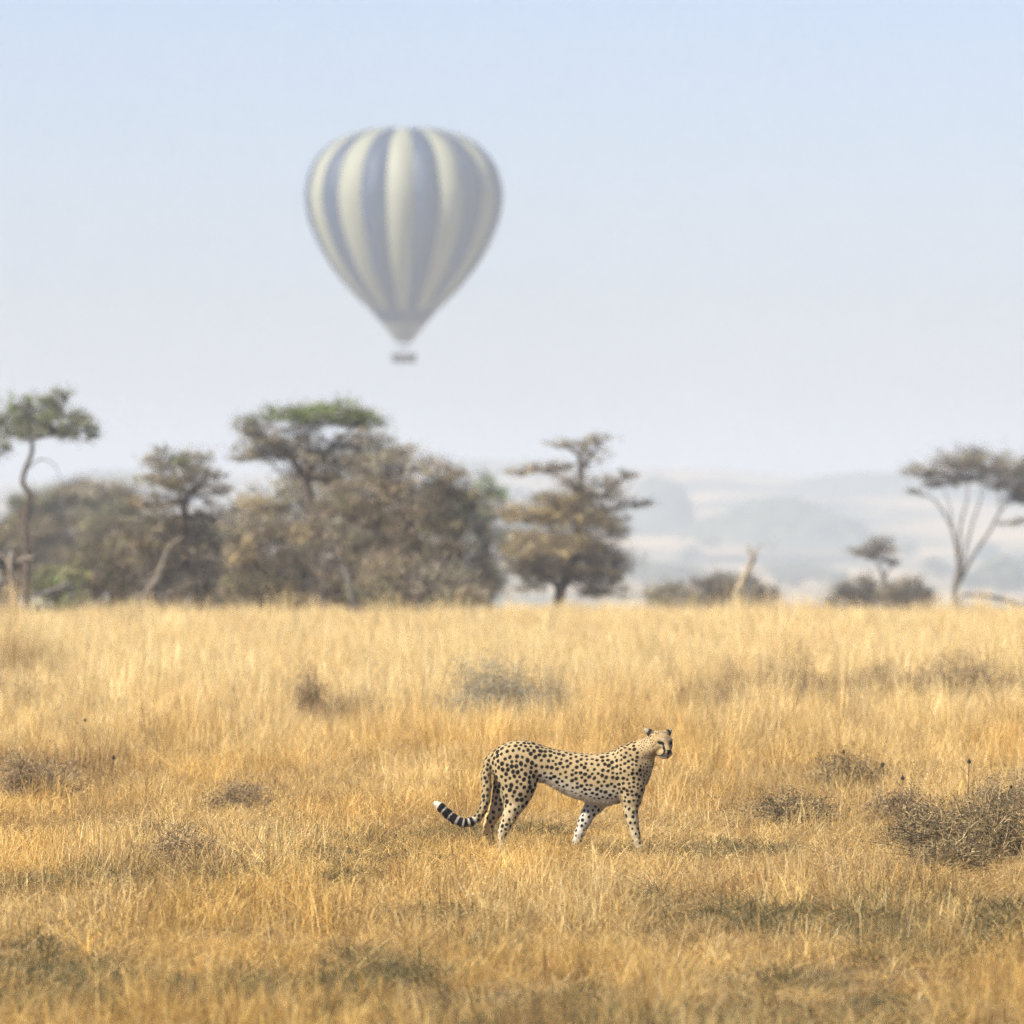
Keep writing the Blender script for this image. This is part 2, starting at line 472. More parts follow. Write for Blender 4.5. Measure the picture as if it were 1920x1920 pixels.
make_tree('thorn_tree', 'bare brown-grey thorn tree with dark curved trunk left of the flat-topped green-crowned tree', 'tree', 192,
    [[(372, 1128, .10), (362, 1070, .095), (350, 1010, .085), (346, 960, .075), (352, 930, .06), (376, 905, .045), (392, 880, .03)],
     [(346, 965, .05), (335, 935, .04), (330, 900, .03), (328, 870, .015)], [(352, 1015, .04), (385, 1045, .03), (415, 1055, .02)]],
    [(325, 860, 44, 14, 'grey'), (340, 862, 16, 10, 'green'), (375, 868, 34, 16, 'grey'), (298, 872, 24, 12, 'brown'), (330, 905, 64, 16, 'brown'), (292, 942, 60, 14, 'brown'),
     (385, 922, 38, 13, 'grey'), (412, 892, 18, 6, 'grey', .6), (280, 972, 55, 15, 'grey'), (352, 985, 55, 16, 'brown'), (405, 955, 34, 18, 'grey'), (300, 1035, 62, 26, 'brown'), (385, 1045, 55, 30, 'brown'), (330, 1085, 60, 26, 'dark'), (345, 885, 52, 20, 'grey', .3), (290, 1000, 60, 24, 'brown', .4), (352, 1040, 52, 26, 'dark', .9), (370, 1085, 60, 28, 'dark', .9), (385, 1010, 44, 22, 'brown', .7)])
make_tree('flat_topped_tree', 'tall forked tree with a flat bright green crown above grey branches', 'tree', 196,
    [[(592, 1128, .13), (586, 1040, .12), (580, 960, .11), (576, 905, .10), (562, 880, .085), (545, 858, .06), (520, 835, .04), (490, 818, .02)],
     [(577, 905, .07), (590, 870, .055), (615, 842, .045), (650, 812, .03), (680, 790, .015)], [(580, 890, .05), (577, 850, .04), (575, 815, .025), (578, 790, .012)],
     [(548, 860, .035), (510, 858, .025), (470, 862, .012)], [(616, 842, .03), (665, 838, .025), (715, 828, .012)]],
    [(515, 776, 36, 11, 'green'), (580, 778, 50, 14, 'green'), (648, 774, 50, 17, 'green', 1.2), (692, 788, 32, 14, 'green'), (548, 772, 40, 11, 'green'), (620, 768, 44, 11, 'green'), (665, 790, 40, 10, 'green'), (600, 790, 40, 9, 'grey'),
     (468, 802, 40, 12, 'grey'), (505, 825, 46, 12, 'grey'), (560, 812, 46, 12, 'grey'), (470, 857, 32, 8, 'grey'), (640, 828, 54, 10, 'grey'), (715, 824, 34, 8, 'grey'), (540, 846, 26, 8, 'brown'), (690, 808, 34, 9, 'grey'), (478, 790, 34, 9, 'dgreen', .7), (735, 840, 40, 12, 'dgreen', .7), (560, 845, 80, 20, 'grey', .5), (640, 858, 76, 18, 'grey', .6), (610, 885, 70, 18, 'brown', .6), (482, 838, 54, 18, 'grey', .5), (700, 855, 50, 16, 'grey', .6)])
make_tree('thorn_tree', 'broad dome of dense grey-brown thorn branches right of the green-crowned tree', 'tree', 190,
    [[(806, 1128, .14), (796, 1060, .13), (775, 1000, .11), (756, 950, .08), (748, 905, .05)], [(776, 1000, .07), (815, 960, .06), (840, 920, .03)], [(796, 1060, .06), (845, 1020, .05), (880, 960, .025)]],
    [(700, 878, 46, 17, 'grey'), (758, 868, 54, 19, 'grey'), (818, 888, 48, 17, 'brown'), (700, 925, 72, 20, 'brown'), (800, 928, 70, 20, 'grey'), (862, 915, 38, 18, 'olive'), (730, 905, 50, 16, 'brown'),
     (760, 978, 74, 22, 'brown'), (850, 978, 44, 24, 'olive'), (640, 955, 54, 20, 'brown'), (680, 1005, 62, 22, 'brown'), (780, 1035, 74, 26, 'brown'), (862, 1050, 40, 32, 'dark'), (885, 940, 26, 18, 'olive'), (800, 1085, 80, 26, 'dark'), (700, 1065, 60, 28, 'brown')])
make_tree('thorn_bush', 'tan-brown thorn thicket at the foot of the green-crowned tree', 'bush', 180,
    [[(490, 1128, .05), (485, 1090, .04), (478, 1050, .025)], [(490, 1125, .04), (520, 1080, .03), (540, 1030, .015)], [(492, 1125, .035), (455, 1090, .025), (435, 1060, .01)]],
    [(480, 1045, 58, 44, 'brown'), (440, 1085, 36, 28, 'brown'), (522, 1000, 44, 22, 'tan', .8), (470, 990, 40, 20, 'grey', .8), (545, 1070, 40, 36, 'brown'), (490, 1100, 60, 20, 'olive'), (470, 1035, 30, 16, 'tan')])
make_tree('thorn_bush', 'brown thorn thicket around the broken dark trunk', 'bush', 184,
    [[(655, 1128, .05), (650, 1090, .04), (640, 1050, .02)], [(660, 1125, .035), (690, 1080, .02)]],
    [(610, 1060, 44, 42, 'brown', .7, 2), (665, 1085, 46, 32, 'brown'), (640, 1010, 50, 24, 'grey'), (590, 1000, 40, 24, 'brown')])
make_tree('thorn_bush', 'low grey-brown bush under the broad dome of thorn branches', 'bush', 177,
    [[(780, 1128, .045), (775, 1105, .035), (760, 1080, .02)], [(782, 1125, .03), (820, 1095, .02)]],
    [(735, 1085, 60, 30, 'brown'), (810, 1095, 62, 26, 'grey'), (870, 1105, 42, 20, 'grey'), (700, 1105, 40, 18, 'olive')])
make_tree('thorn_bush', 'grey-brown thicket filling the gap behind the forked tree trunk', 'bush', 205,
    [[(560, 1128, .06), (562, 1060, .05), (555, 990, .03)], [(562, 1100, .04), (610, 1000, .03), (640, 940, .015)], [(560, 1100, .04), (510, 1010, .03), (480, 970, .015)]],
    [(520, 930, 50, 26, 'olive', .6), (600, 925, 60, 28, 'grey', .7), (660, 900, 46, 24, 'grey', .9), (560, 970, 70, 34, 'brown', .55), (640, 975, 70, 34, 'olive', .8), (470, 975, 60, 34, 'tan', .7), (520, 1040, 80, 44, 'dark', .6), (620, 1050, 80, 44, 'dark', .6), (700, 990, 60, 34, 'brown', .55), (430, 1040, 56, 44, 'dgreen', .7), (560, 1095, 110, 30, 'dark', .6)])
make_tree('thorn_bush', 'dark brown thicket behind the base of the bare thorn tree', 'bush', 206,
    [[(320, 1128, .06), (322, 1070, .05), (318, 1020, .03)], [(322, 1110, .04), (360, 1060, .02)]],
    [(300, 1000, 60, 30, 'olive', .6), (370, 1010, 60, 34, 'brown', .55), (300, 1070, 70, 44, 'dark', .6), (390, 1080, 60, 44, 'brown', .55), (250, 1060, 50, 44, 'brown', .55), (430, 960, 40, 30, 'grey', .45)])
make_tree('thorn_bush', 'dark shaded thicket under the right flank of the thorn dome', 'bush', 204,
    [[(800, 1128, .06), (805, 1060, .05), (800, 1000, .03)], [(802, 1110, .04), (850, 1030, .02)]],
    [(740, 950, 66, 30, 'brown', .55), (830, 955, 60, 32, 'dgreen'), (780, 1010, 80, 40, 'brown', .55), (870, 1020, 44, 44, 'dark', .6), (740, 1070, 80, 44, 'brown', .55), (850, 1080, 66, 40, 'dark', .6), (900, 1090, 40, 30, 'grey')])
make_tree('layered_thorn_tree', 'tan thorn tree with bare tiered branches standing alone right of the thicket', 'tree', 226,
    [[(1048, 1128, .16), (1054, 1100, .15), (1072, 1062, .13), (1083, 1000, .11), (1087, 940, .10), (1089, 890, .085), (1088, 862, .065), (1080, 848, .045), (1055, 836, .02)],
     [(1050, 1112, .09), (1038, 1092, .075), (1012, 1072, .05), (985, 1055, .02)], [(1087, 930, .06), (1068, 908, .05), (1045, 892, .04), (1015, 884, .025), (960, 884, .008)],
     [(1088, 880, .04), (1100, 865, .035), (1118, 845, .02), (1150, 855, .008)], [(1088, 940, .05), (1130, 925, .035), (1170, 895, .012)], [(1086, 975, .05), (1140, 955, .035), (1195, 942, .012)],
     [(1056, 1100, .08), (1085, 1075, .06), (1120, 1050, .03)]],
    [(1110, 838, 32, 14, 'grey', .8), (1125, 822, 26, 6, 'grey', .7), (1100, 862, 24, 12, 'grey', .7), (1058, 833, 34, 5, 'brown', .7), (1028, 876, 44, 8, 'brown'), (990, 884, 34, 4, 'brown', .8), (1172, 890, 26, 6, 'dark', 1.2), (1140, 905, 36, 8, 'grey'),
     (1190, 943, 30, 7, 'dark', 1.2), (1130, 925, 44, 8, 'olive'), (1040, 938, 54, 14, 'tan'), (1005, 965, 62, 16, 'tan'), (1078, 960, 46, 18, 'tan'), (1140, 972, 40, 14, 'brown'), (1160, 1000, 24, 8, 'olive', 1.3), (970, 1005, 36, 10, 'tan', .7),  # leaf colours carry the sunlit side: tan at left, darker towards the right
     (1020, 1028, 68, 16, 'tan'), (1095, 1035, 56, 16, 'tan'), (1160, 1045, 30, 12, 'grey'), (1030, 1062, 62, 14, 'brown'), (1110, 1072, 52, 14, 'brown'), (1168, 1085, 22, 16, 'brown'), (985, 1085, 40, 18, 'olive'), (1130, 1105, 50, 14, 'olive'), (1035, 995, 78, 34, 'tan', .36), (1105, 1000, 58, 34, 'tan', .36), (1050, 1055, 84, 28, 'tan', .36), (1125, 1060, 56, 28, 'brown', .36), (1075, 950, 50, 20, 'tan', .5), (1140, 945, 40, 16, 'grey', .36), (1085, 905, 46, 14, 'grey', .35), (980, 1040, 40, 20, 'tan', .5)],
    leaf=dict(len=0.12, wid=0.04, twig=1.3))
make_tree('leafy_tree', 'pale green leafy tree half hidden between the thicket and the tiered thorn tree', 'tree', 300,
    [[(915, 1128, .14), (915, 1040, .12), (912, 960, .07)]],
    [(912, 915, 28, 18, 'green'), (932, 950, 26, 24, 'green'), (898, 975, 32, 26, 'dgreen'), (922, 1030, 36, 36, 'dgreen'), (905, 1085, 40, 30, 'dgreen')], leaf=dict(len=0.14, wid=0.06, twig=1.4))
make_tree('thorn_tree', 'hazy grey-brown tree behind the thin bent trunk', 'tree', 330,
    [[(150, 1128, .16), (150, 1020, .14), (140, 950, .07)]],
    [(150, 922, 60, 18, 'grey'), (110, 955, 60, 26, 'grey'), (70, 940, 44, 20, 'dgreen'), (190, 965, 50, 24, 'dgreen'), (140, 1010, 80, 34, 'brown'), (60, 1000, 50, 40, 'brown'), (120, 1065, 90, 34, 'brown')], leaf=dict(len=0.16, wid=0.06, twig=1.5))
make_tree('thorn_tree', 'hazy low tree between the thin bent trunk and the bare thorn tree', 'tree', 300,
    [[(225, 1128, .14), (222, 1040, .12), (218, 960, .06)]],
    [(215, 918, 40, 14, 'grey'), (228, 950, 44, 20, 'dgreen'), (200, 995, 60, 28, 'olive'), (240, 1020, 50, 34, 'brown')], leaf=dict(len=0.15, wid=0.06, twig=1.4))
make_tree('thorn_bush', 'tangled dark brown bush beneath the hazy trees at left', 'bush', 196,
    [[(210, 1128, .05), (205, 1095, .04), (195, 1060, .02)], [(212, 1125, .03), (240, 1080, .02)]],
    [(195, 1075, 50, 34, 'brown'), (240, 1085, 44, 30, 'dark'), (160, 1050, 46, 28, 'olive'), (225, 1040, 40, 22, 'brown')])
make_tree('leafy_bush', 'bright yellow-green bush at the foot of the thin bent trunk', 'bush', 175,
    [[(105, 1128, .03), (104, 1110, .025), (100, 1090, .015)], [(106, 1126, .02), (130, 1095, .01)], [(104, 1126, .02), (80, 1100, .01)]],
    [(102, 1078, 34, 20, 'lime'), (140, 1086, 28, 16, 'lime'), (76, 1092, 20, 18, 'lime'), (110, 1104, 50, 16, 'green')])
make_tree('thorn_bush', 'dark brown bush at the left edge below the cut-off crown', 'bush', 190,
    [[(8, 1128, .05), (10, 1090, .04), (5, 1050, .02)]],
    [(0, 1000, 44, 34, 'olive'), (5, 1050, 40, 34, 'brown'), (-20, 1090, 46, 34, 'dark'), (40, 1100, 26, 22, 'dark')])
make_tree('umbrella_acacia', 'umbrella acacia with fan of pale stems and dark flat crown at right', 'tree', 300,
    [[(1790, 1128, 0.093), (1792, 1090, 0.081), (1797, 1060, 0.062), (1788, 1000, 0.056), (1772, 965, 0.043), (1755, 940, 0.031), (1728, 925, 0.012)],
     [(1794, 1105, 0.062), (1799, 1050, 0.053), (1800, 990, 0.043), (1812, 940, 0.031), (1815, 905, 0.019)], [(1795, 1100, 0.056), (1806, 1050, 0.046), (1822, 985, 0.037), (1840, 930, 0.025), (1842, 900, 0.012)],
     [(1797, 1095, 0.068), (1820, 1050, 0.059), (1856, 995, 0.050), (1875, 960, 0.037), (1905, 925, 0.028), (1925, 900, 0.012)], [(1788, 1000, 0.031), (1780, 950, 0.025), (1768, 910, 0.012)], [(1875, 960, 0.031), (1872, 920, 0.019), (1870, 890, 0.009)],
     [(1905, 925, 0.025), (1945, 905, 0.019), (1975, 890, 0.009)]],
    [(1735, 880, 40, 13, 'grey', .32), (1790, 862, 46, 16, 'grey', .32), (1845, 866, 50, 17, 'grey', .32), (1905, 876, 46, 20, 'grey', .32), (1805, 888, 56, 13, 'dark', .35), (1870, 900, 50, 16, 'dark', .35), (1930, 905, 40, 24, 'grey', .32), (1965, 880, 46, 24, 'dark'),
     (1722, 922, 20, 4, 'dark', .6), (1770, 905, 30, 9, 'dark'), (1910, 930, 30, 12, 'dark'), (1830, 850, 30, 10, 'dark'), (1900, 978, 20, 5, 'dark', .4), (1965, 930, 40, 20, 'dark')],
    leaf=dict(len=0.15, wid=0.05, twig=1.5), barkcol=(0.10, 0.083, 0.066))
make_tree('small_acacia', 'small flat-topped tree left of the umbrella acacia', 'tree', 320,
    [[(1662, 1128, .10), (1658, 1090, .085), (1650, 1065, .06), (1640, 1050, .03)], [(1656, 1085, .05), (1672, 1060, .03)]],
    [(1638, 1036, 36, 9, 'dark', .7), (1650, 1020, 28, 12, 'dark', .7), (1672, 1052, 20, 7, 'dark'), (1610, 1034, 16, 5, 'dark'), (1628, 1085, 22, 10, 'olive')], leaf=dict(len=0.15, wid=0.05, twig=1.4))
make_tree('thorn_bush', 'low dark bush left of the small flat-topped tree', 'bush', 316,
    [[(1600, 1128, .06), (1598, 1110, .03)]], [(1595, 1108, 32, 12, 'dark', 1.2), (1570, 1115, 22, 10, 'dark'), (1630, 1115, 30, 12, 'olive')], leaf=dict(len=0.14, wid=0.05, twig=1.3))
make_tree('thorn_bush', 'low dark bush between small tree and umbrella acacia', 'bush', 310,
    [[(1705, 1128, .06), (1703, 1110, .03)]], [(1700, 1102, 30, 16, 'brown', 1.2), (1722, 1112, 20, 12, 'dark'), (1680, 1115, 26, 10, 'dark')], leaf=dict(len=0.14, wid=0.05, twig=1.3))
make_tree('thorn_bush', 'low grey bush behind the pale leaning dead trunk', 'bush', 270,
    [[(1370, 1128, .06), (1368, 1105, .03)]], [(1330, 1106, 44, 16, 'dark', 1.2), (1385, 1100, 46, 20, 'dark', 1.2), (1432, 1114, 26, 12, 'dark'), (1350, 1092, 30, 10, 'grey')], leaf=dict(len=0.14, wid=0.05, twig=1.3))
make_tree('thorn_bush', 'sparse low grey-green bush right of the tiered thorn tree', 'bush', 262,
    [[(1255, 1128, .05), (1253, 1112, .03)]], [(1240, 1112, 30, 11, 'olive', .8), (1280, 1110, 26, 11, 'grey', .8), (1262, 1100, 20, 8, 'olive', .6)], leaf=dict(len=0.13, wid=0.05, twig=1.2))

# dead trunks and logs: pale weathered wood
def dead_trunk(label, D, paths, col, name='dead_trunk', cat='dead tree'):
    x0 = P(paths[0][0][0], 0, D)[0]
    root = empty(name, (x0, D, float(gz(x0, D))))
    for k, pa in enumerate(paths):
        mb = MB()
        pp = []
        for i, p in enumerate(pa):
            q = P(p[0], p[1], D)
            pp.append([q[0], q[1] + 0.05 * rng.normal(), q[2], p[2]])
        if pa[0][1] >= 1120:
            pp.insert(0, [pp[0][0], pp[0][1], float(gz(pp[0][0], D)) - 0.1, pp[0][3] * 1.2])
        s = spline(pp, 9 * len(pp))
        rad = np.maximum(s[:, 3], 0.008) * (1 + 0.08 * np.sin(np.arange(len(s)) * 1.7))
        tube(mb, s[:, :3], rad * .8, np.asarray(col) * (1 if k == 0 else 0.85), 9, jitter=0.16)
        for q in range(3):
            b0 = s[int(rng.integers(len(s) // 3, len(s)))]; e_ = b0[:3] + rng.normal(size=3) * np.array([.16, .12, .10]) + np.array([0, 0, .12])
            tube(mb, [b0[:3], (b0[:3] + e_) / 2 + rng.normal(size=3) * .02, e_], [max(.012, b0[3] * .4), .012, .004], np.asarray(col) * .7, 4)
        mb.obj('trunk' if k == 0 else 'broken_limb', M_BARK, root, smooth=True)
    tag(root, label, cat, 'dead trunks in front of the trees')
dead_trunk('pale dead trunk leaning right in front of the bare thorn tree', 176,
    [[(272, 1128, .09), (284, 1100, .095), (296, 1085, .10), (302, 1065, .075), (312, 1040, .065), (325, 1020, .055), (342, 1008, .035)], [(284, 1098, .06), (304, 1112, .05), (322, 1125, .035)]], (0.155, 0.13, 0.10))
dead_trunk('broken dark dead trunk with a pale snapped top in the thicket', 175,
    [[(662, 1128, .07), (655, 1090, .085), (640, 1062, .09), (620, 1045, .09), (612, 1050, .05)], [(618, 1050, .07), (624, 1030, .06), (630, 1010, .05)], [(608, 1060, .03), (605, 1128, .03)]], (0.13, 0.115, 0.10))
dead_trunk('pale leaning dead trunk with dark splintered top in front of the low bush', 232,
    [[(1378, 1128, .13), (1390, 1095, .12), (1402, 1068, .10), (1411, 1048, .09), (1406, 1035, .06), (1403, 1020, .02)], [(1410, 1050, .05), (1415, 1040, .035), (1416, 1030, .01)]], (0.30, 0.255, 0.18))
dead_trunk('gnarled pale dead stump at the left edge under the trees', 174,
    [[(24, 1128, .08), (25, 1090, .085), (20, 1060, .07), (22, 1035, .04)], [(20, 1062, .05), (4, 1042, .05), (-10, 1040, .035)], [(24, 1060, .05), (48, 1046, .05), (62, 1048, .03)]], (0.22, 0.185, 0.145))
dead_trunk('grey fallen log beside the yellow-green bush', 172,
    [[(60, 1118, .04), (95, 1108, .055), (125, 1098, .065), (134, 1105, .065), (133, 1130, .06)]], (0.12, 0.11, 0.10), 'fallen_log', 'log')
dead_trunk('dark fallen log right of the umbrella acacia', 280,
    [[(1800, 1121, .05), (1830, 1116, .08), (1865, 1120, .09), (1905, 1132, .08), (1930, 1140, .05)]], (0.10, 0.09, 0.08), 'fallen_log', 'log')

# far trees and bushes out on the plain
def far_bush(name, label, group, mesh, D, px, sc, sz):
    x = (px - 960) / F_PX * D
    o = bpy.data.objects.new(name, mesh)
    o.location = (x, D, float(gz(x, D)) - 0.2)
    o.rotation_euler = (0, 0, rng.uniform(0, 6.28)); o.scale = (sc, sc, sz)
    tag(link(o), label, 'tree', group)
def far_mesh(seed, hw, hh, n):
    mb = MB(); 
    tube(mb, [(0, 0, 0), (0.1, 0, hh * 0.5), (0, 0, hh)], [0.25, 0.2, 0.1], BARK, 5)
    for k in range(26):
        q = rng.normal(size=3); q /= np.linalg.norm(q); q *= rng.uniform(.4, 1)
        c = np.array([0, 0, hh * 1.05]) + q * np.array([hw, hw, hh * 0.85])
        cards(mb, c + rng.normal(size=(n, 3)) * np.array([hw, hw, hh]) * 0.16, 0.55, 0.35, np.asarray(PAL['dgreen']) * rng.uniform(.6, 1.0))
    return mb.mesh('far_tree', M_LEAF)
FM = [far_mesh(1, 3.2, 2.2, 60), far_mesh(2, 4.0, 1.8, 60)]
for px, py, sc in [(1208, 1104, 2.0), (1228, 1088, 1.8), (1475, 1092, 1.9), (1490, 1102, 1.7), (1532, 1078, 1.6), (1562, 1098, 1.6), (1760, 1085, 1.7), (1842, 1108, 2.0), (1878, 1112, 2.2), (1915, 1104, 2.2),
                   (1290, 1066, 1.8), (1330, 1056, 1.7), (1700, 1062, 1.6), (1612, 1052, 1.5), (1850, 1064, 1.8), (1440, 1058, 1.5), (1500, 1050, 1.4), (1900, 1072, 1.8), (1350, 1090, 1.5), (1250, 1108, 2.2), (1270, 1098, 1.8)]:
    D = 25.0 * F_PX / (py - 941.0); sc *= 1.0
    far_bush('far_tree', 'small blue-grey tree far out on the hazy plain', 'small trees far out on the hazy plain', FM[int(rng.integers(0, 2))], D, px, sc, sc * rng.uniform(.8, 1.1))

# ------------------------------------------------------------------ hot air balloon
def build_balloon():
    D = 1250.0; s = D / F_PX
    cx, _, _ = P(757.5, 0, D)
    U = D / F_PX / 3.84   # metres per unit of the measured outline
    zt = P(0, 240, D)[2]
    prof = [(0, 115), (110, 116), (250, 124), (360, 150), (490, 203), (605, 300), (680, 420), (714, 560), (715, 640), (695, 760), (645, 900), (590, 1010), (525, 1115), (445, 1220), (365, 1310), (290, 1385), (215, 1455), (150, 1525)]
    pr = spline([(a * U, zt - (b - 115) * U) for a, b in prof], 64)
    pr[:, 0] *= .965; pr[0, 0] = 0.01; pr[:, 0] = np.maximum(pr[:, 0], 0.01)
    bz = P(0, 680, D)[2]
    root = empty('hot_air_balloon', (cx, D, bz))
    def fabric(name, c, tr=0.25):
        m, nt, out = new_mat(name)
        L = nt.links.new
        tc = N(nt, 'ShaderNodeTexCoord')
        no = N(nt, 'ShaderNodeTexNoise'); no.inputs['Scale'].default_value = 1.2; no.inputs['Detail'].default_value = 4
        rp = N(nt, 'ShaderNodeMapRange'); rp.inputs[3].default_value = 0.85; rp.inputs[4].default_value = 1.12
        mx = N(nt, 'ShaderNodeMix', data_type='RGBA', blend_type='MULTIPLY'); mx.inputs[0].default_value = 1; mx.inputs[6].default_value = (*c, 1)
        bp = N(nt, 'ShaderNodeBump'); bp.inputs['Strength'].default_value = 0.3; bp.inputs['Distance'].default_value = 0.15
        d = N(nt, 'ShaderNodeBsdfPrincipled'); d.inputs['Roughness'].default_value = 0.55; d.inputs['Specular IOR Level'].default_value = 0.3
        t = N(nt, 'ShaderNodeBsdfTranslucent'); ms = N(nt, 'ShaderNodeMixShader'); ms.inputs[0].default_value = tr
        L(tc.outputs['Object'], no.inputs['Vector']); L(no.outputs[0], rp.inputs[0]); L(rp.outputs[0], mx.inputs[7])
        L(mx.outputs[2], d.inputs['Base Color']); L(mx.outputs[2], t.inputs['Color']); L(no.outputs[0], bp.inputs['Height']); L(bp.outputs[0], d.inputs['Normal'])
        L(d.outputs[0], ms.inputs[1]); L(t.outputs[0], ms.inputs[2]); L(ms.outputs[0], out.inputs['Surface'])
        return m
    cream = fabric('cream_fabric', (0.33, 0.335, 0.235)); navy = fabric('dark_slate_fabric', (0.018, 0.036, 0.075), 0.06); skirtm = fabric('grey_skirt_fabric', (0.22, 0.24, 0.20), .1)
    G = 22; K = 9
    half = math.pi / G
    a_front = -math.pi / 2 - math.radians(1.6)     # a cream gore faces the camera
    nlast = 59
    for g in range(G):
        th = np.linspace(-half, half, K)
        bulge = 1 + 0.05 * np.cos(th / half * math.pi / 2) - 0.012
        R = pr[:nlast, 0][:, None] * (1 + (bulge - 1)[None, :] * np.clip(pr[:nlast, 0] / 3, 0, 1)[:, None])
        A = a_front + g * 2 * half + th
        V = np.stack([cx + R * np.cos(A)[None, :], D + R * np.sin(A)[None, :], np.repeat(pr[:nlast, 1][:, None], K, 1)], -1).reshape(-1, 3)
        i = np.arange(nlast - 1)[:, None] * K; j = np.arange(K - 1)[None, :]
        Q = np.stack([i + j, i + K + j, i + K + j + 1, i + j + 1], -1).reshape(-1, 4)
        me = mesh_from('gore_panel', V, [Q], cream if g % 2 == 0 else navy, smooth=True, origin=root.location)
        link(bpy.data.objects.new('gore_panel', me), root)
    def revolve(name, prof, mat, n=44):
        A = np.arange(n) / n * 2 * math.pi
        p = np.asarray(prof)
        V = np.stack([cx + p[:, 0][:, None] * np.cos(A), D + p[:, 0][:, None] * np.sin(A), np.repeat(p[:, 1][:, None], n, 1)], -1).reshape(-1, 3)
        i = np.arange(len(p) - 1)[:, None] * n; j = np.arange(n)[None, :]
        Q = np.stack([i + j, i + n + j, i + n + (j + 1) % n, i + (j + 1) % n], -1).reshape(-1, 4)
        link(bpy.data.objects.new(name, mesh_from(name, V, [Q], mat, smooth=True, origin=root.location)), root)
    Z = lambda v: zt - (v - 115) * U
    revolve('mouth_band', [(pr[57, 0] * 1.01, pr[57, 1]), (190 * U, Z(1490)), (158 * U, Z(1522))], navy)
    revolve('skirt', [(158 * U, Z(1524)), (120 * U, Z(1575)), (80 * U, Z(1625)), (56 * U, Z(1660))], skirtm)
    # burner frame, ropes, wicker basket
    dm, nt, out = new_mat('dark_metal'); d = N(nt, 'ShaderNodeBsdfPrincipled'); d.inputs['Base Color'].default_value = (.05, .05, .055, 1); d.inputs['Metallic'].default_value = .8; d.inputs['Roughness'].default_value = .4
    nt.links.new(d.outputs[0], out.inputs['Surface'])
    wk, nt, out = new_mat('dark_wicker'); d = N(nt, 'ShaderNodeBsdfPrincipled'); d.inputs['Roughness'].default_value = .8
    wv = N(nt, 'ShaderNodeTexWave'); wv.inputs['Scale'].default_value = 6; rp = N(nt, 'ShaderNodeValToRGB'); rp.color_ramp.elements[0].color = (.012, .009, .008, 1); rp.color_ramp.elements[1].color = (.05, .035, .025, 1)
    tc = N(nt, 'ShaderNodeTexCoord'); nt.links.new(tc.outputs['Object'], wv.inputs['Vector']); nt.links.new(wv.outputs['Color'], rp.inputs[0]); nt.links.new(rp.outputs[0], d.inputs['Base Color']); nt.links.new(d.outputs[0], out.inputs['Surface'])
    hw, hd = 1.8, 1.3
    ztop, zbot = Z(1742), Z(1806)
    bb = MB()
    def rbox(w, dd, z0, z1, inner=None):
        n = 28; A = np.arange(n) / n * 2 * math.pi
        sq = lambda a, e: np.sign(a) * np.abs(a) ** e
        ring = np.stack([w * sq(np.cos(A), .4), dd * sq(np.sin(A), .4)], -1)
        return ring
    r0 = rbox(hw * .97, hd * .97, 0, 0); r1 = rbox(hw, hd, 0, 0); r2 = rbox(hw * .9, hd * .88, 0, 0)
    n = len(r0)
    lay = [(r0, zbot), (r1, (zbot + ztop) / 2), (r1 * 1.02, ztop), (r2, ztop), (r2, zbot + .06)]
    V = np.concatenate([np.column_stack([cx + r[:, 0], D + r[:, 1], np.full(n, z)]) for r, z in lay])
    i = np.arange(len(lay) - 1)[:, None] * n; j = np.arange(n)[None, :]
    Q = np.stack([i + j, i + (j + 1) % n, i + n + (j + 1) % n, i + n + j], -1).reshape(-1, 4)
    T = [(0, k, k + 1) for k in range(1, n - 1)] + [(4 * n, 4 * n + k, 4 * n + k + 1) for k in range(1, n - 1)]
    bb.add(V, (1, 1, 1), T, Q)
    bb.obj('basket', wk, root)
    fr = MB(); zf = Z(1700)
    for a, b in [((-.6, -.5), (.6, -.5)), ((.6, -.5), (.6, .5)), ((.6, .5), (-.6, .5)), ((-.6, .5), (-.6, -.5))]:
        tube(fr, [(cx + a[0], D + a[1], zf), (cx + b[0], D + b[1], zf)], .04, (1, 1, 1), 6)
    fr.obj('burner_frame', dm, root)
    for x, y in [(-.3, -.2), (.3, -.2), (-.3, .2), (.3, .2)]:
        b = MB(); tube(b, [(cx + x, D + y, zf - .1), (cx + x, D + y, zf), (cx + x, D + y, zf + .45)], [.10, .14, .12], (1, 1, 1), 10); b.obj('burner', dm, root)
    for x, y in [(-1, -1), (1, -1), (-1, 1), (1, 1)]:
        b = MB(); tube(b, [(cx + x * hw * .93, D + y * hd * .93, ztop), (cx + x * .6, D + y * .5, zf), (cx + x * .62, D + y * .62, Z(1662))], .03, (1, 1, 1), 5); b.obj('suspension_rope', dm, root)
    tag(root, 'dark and cream striped hot air balloon floating in the hazy sky', 'balloon')
build_balloon()

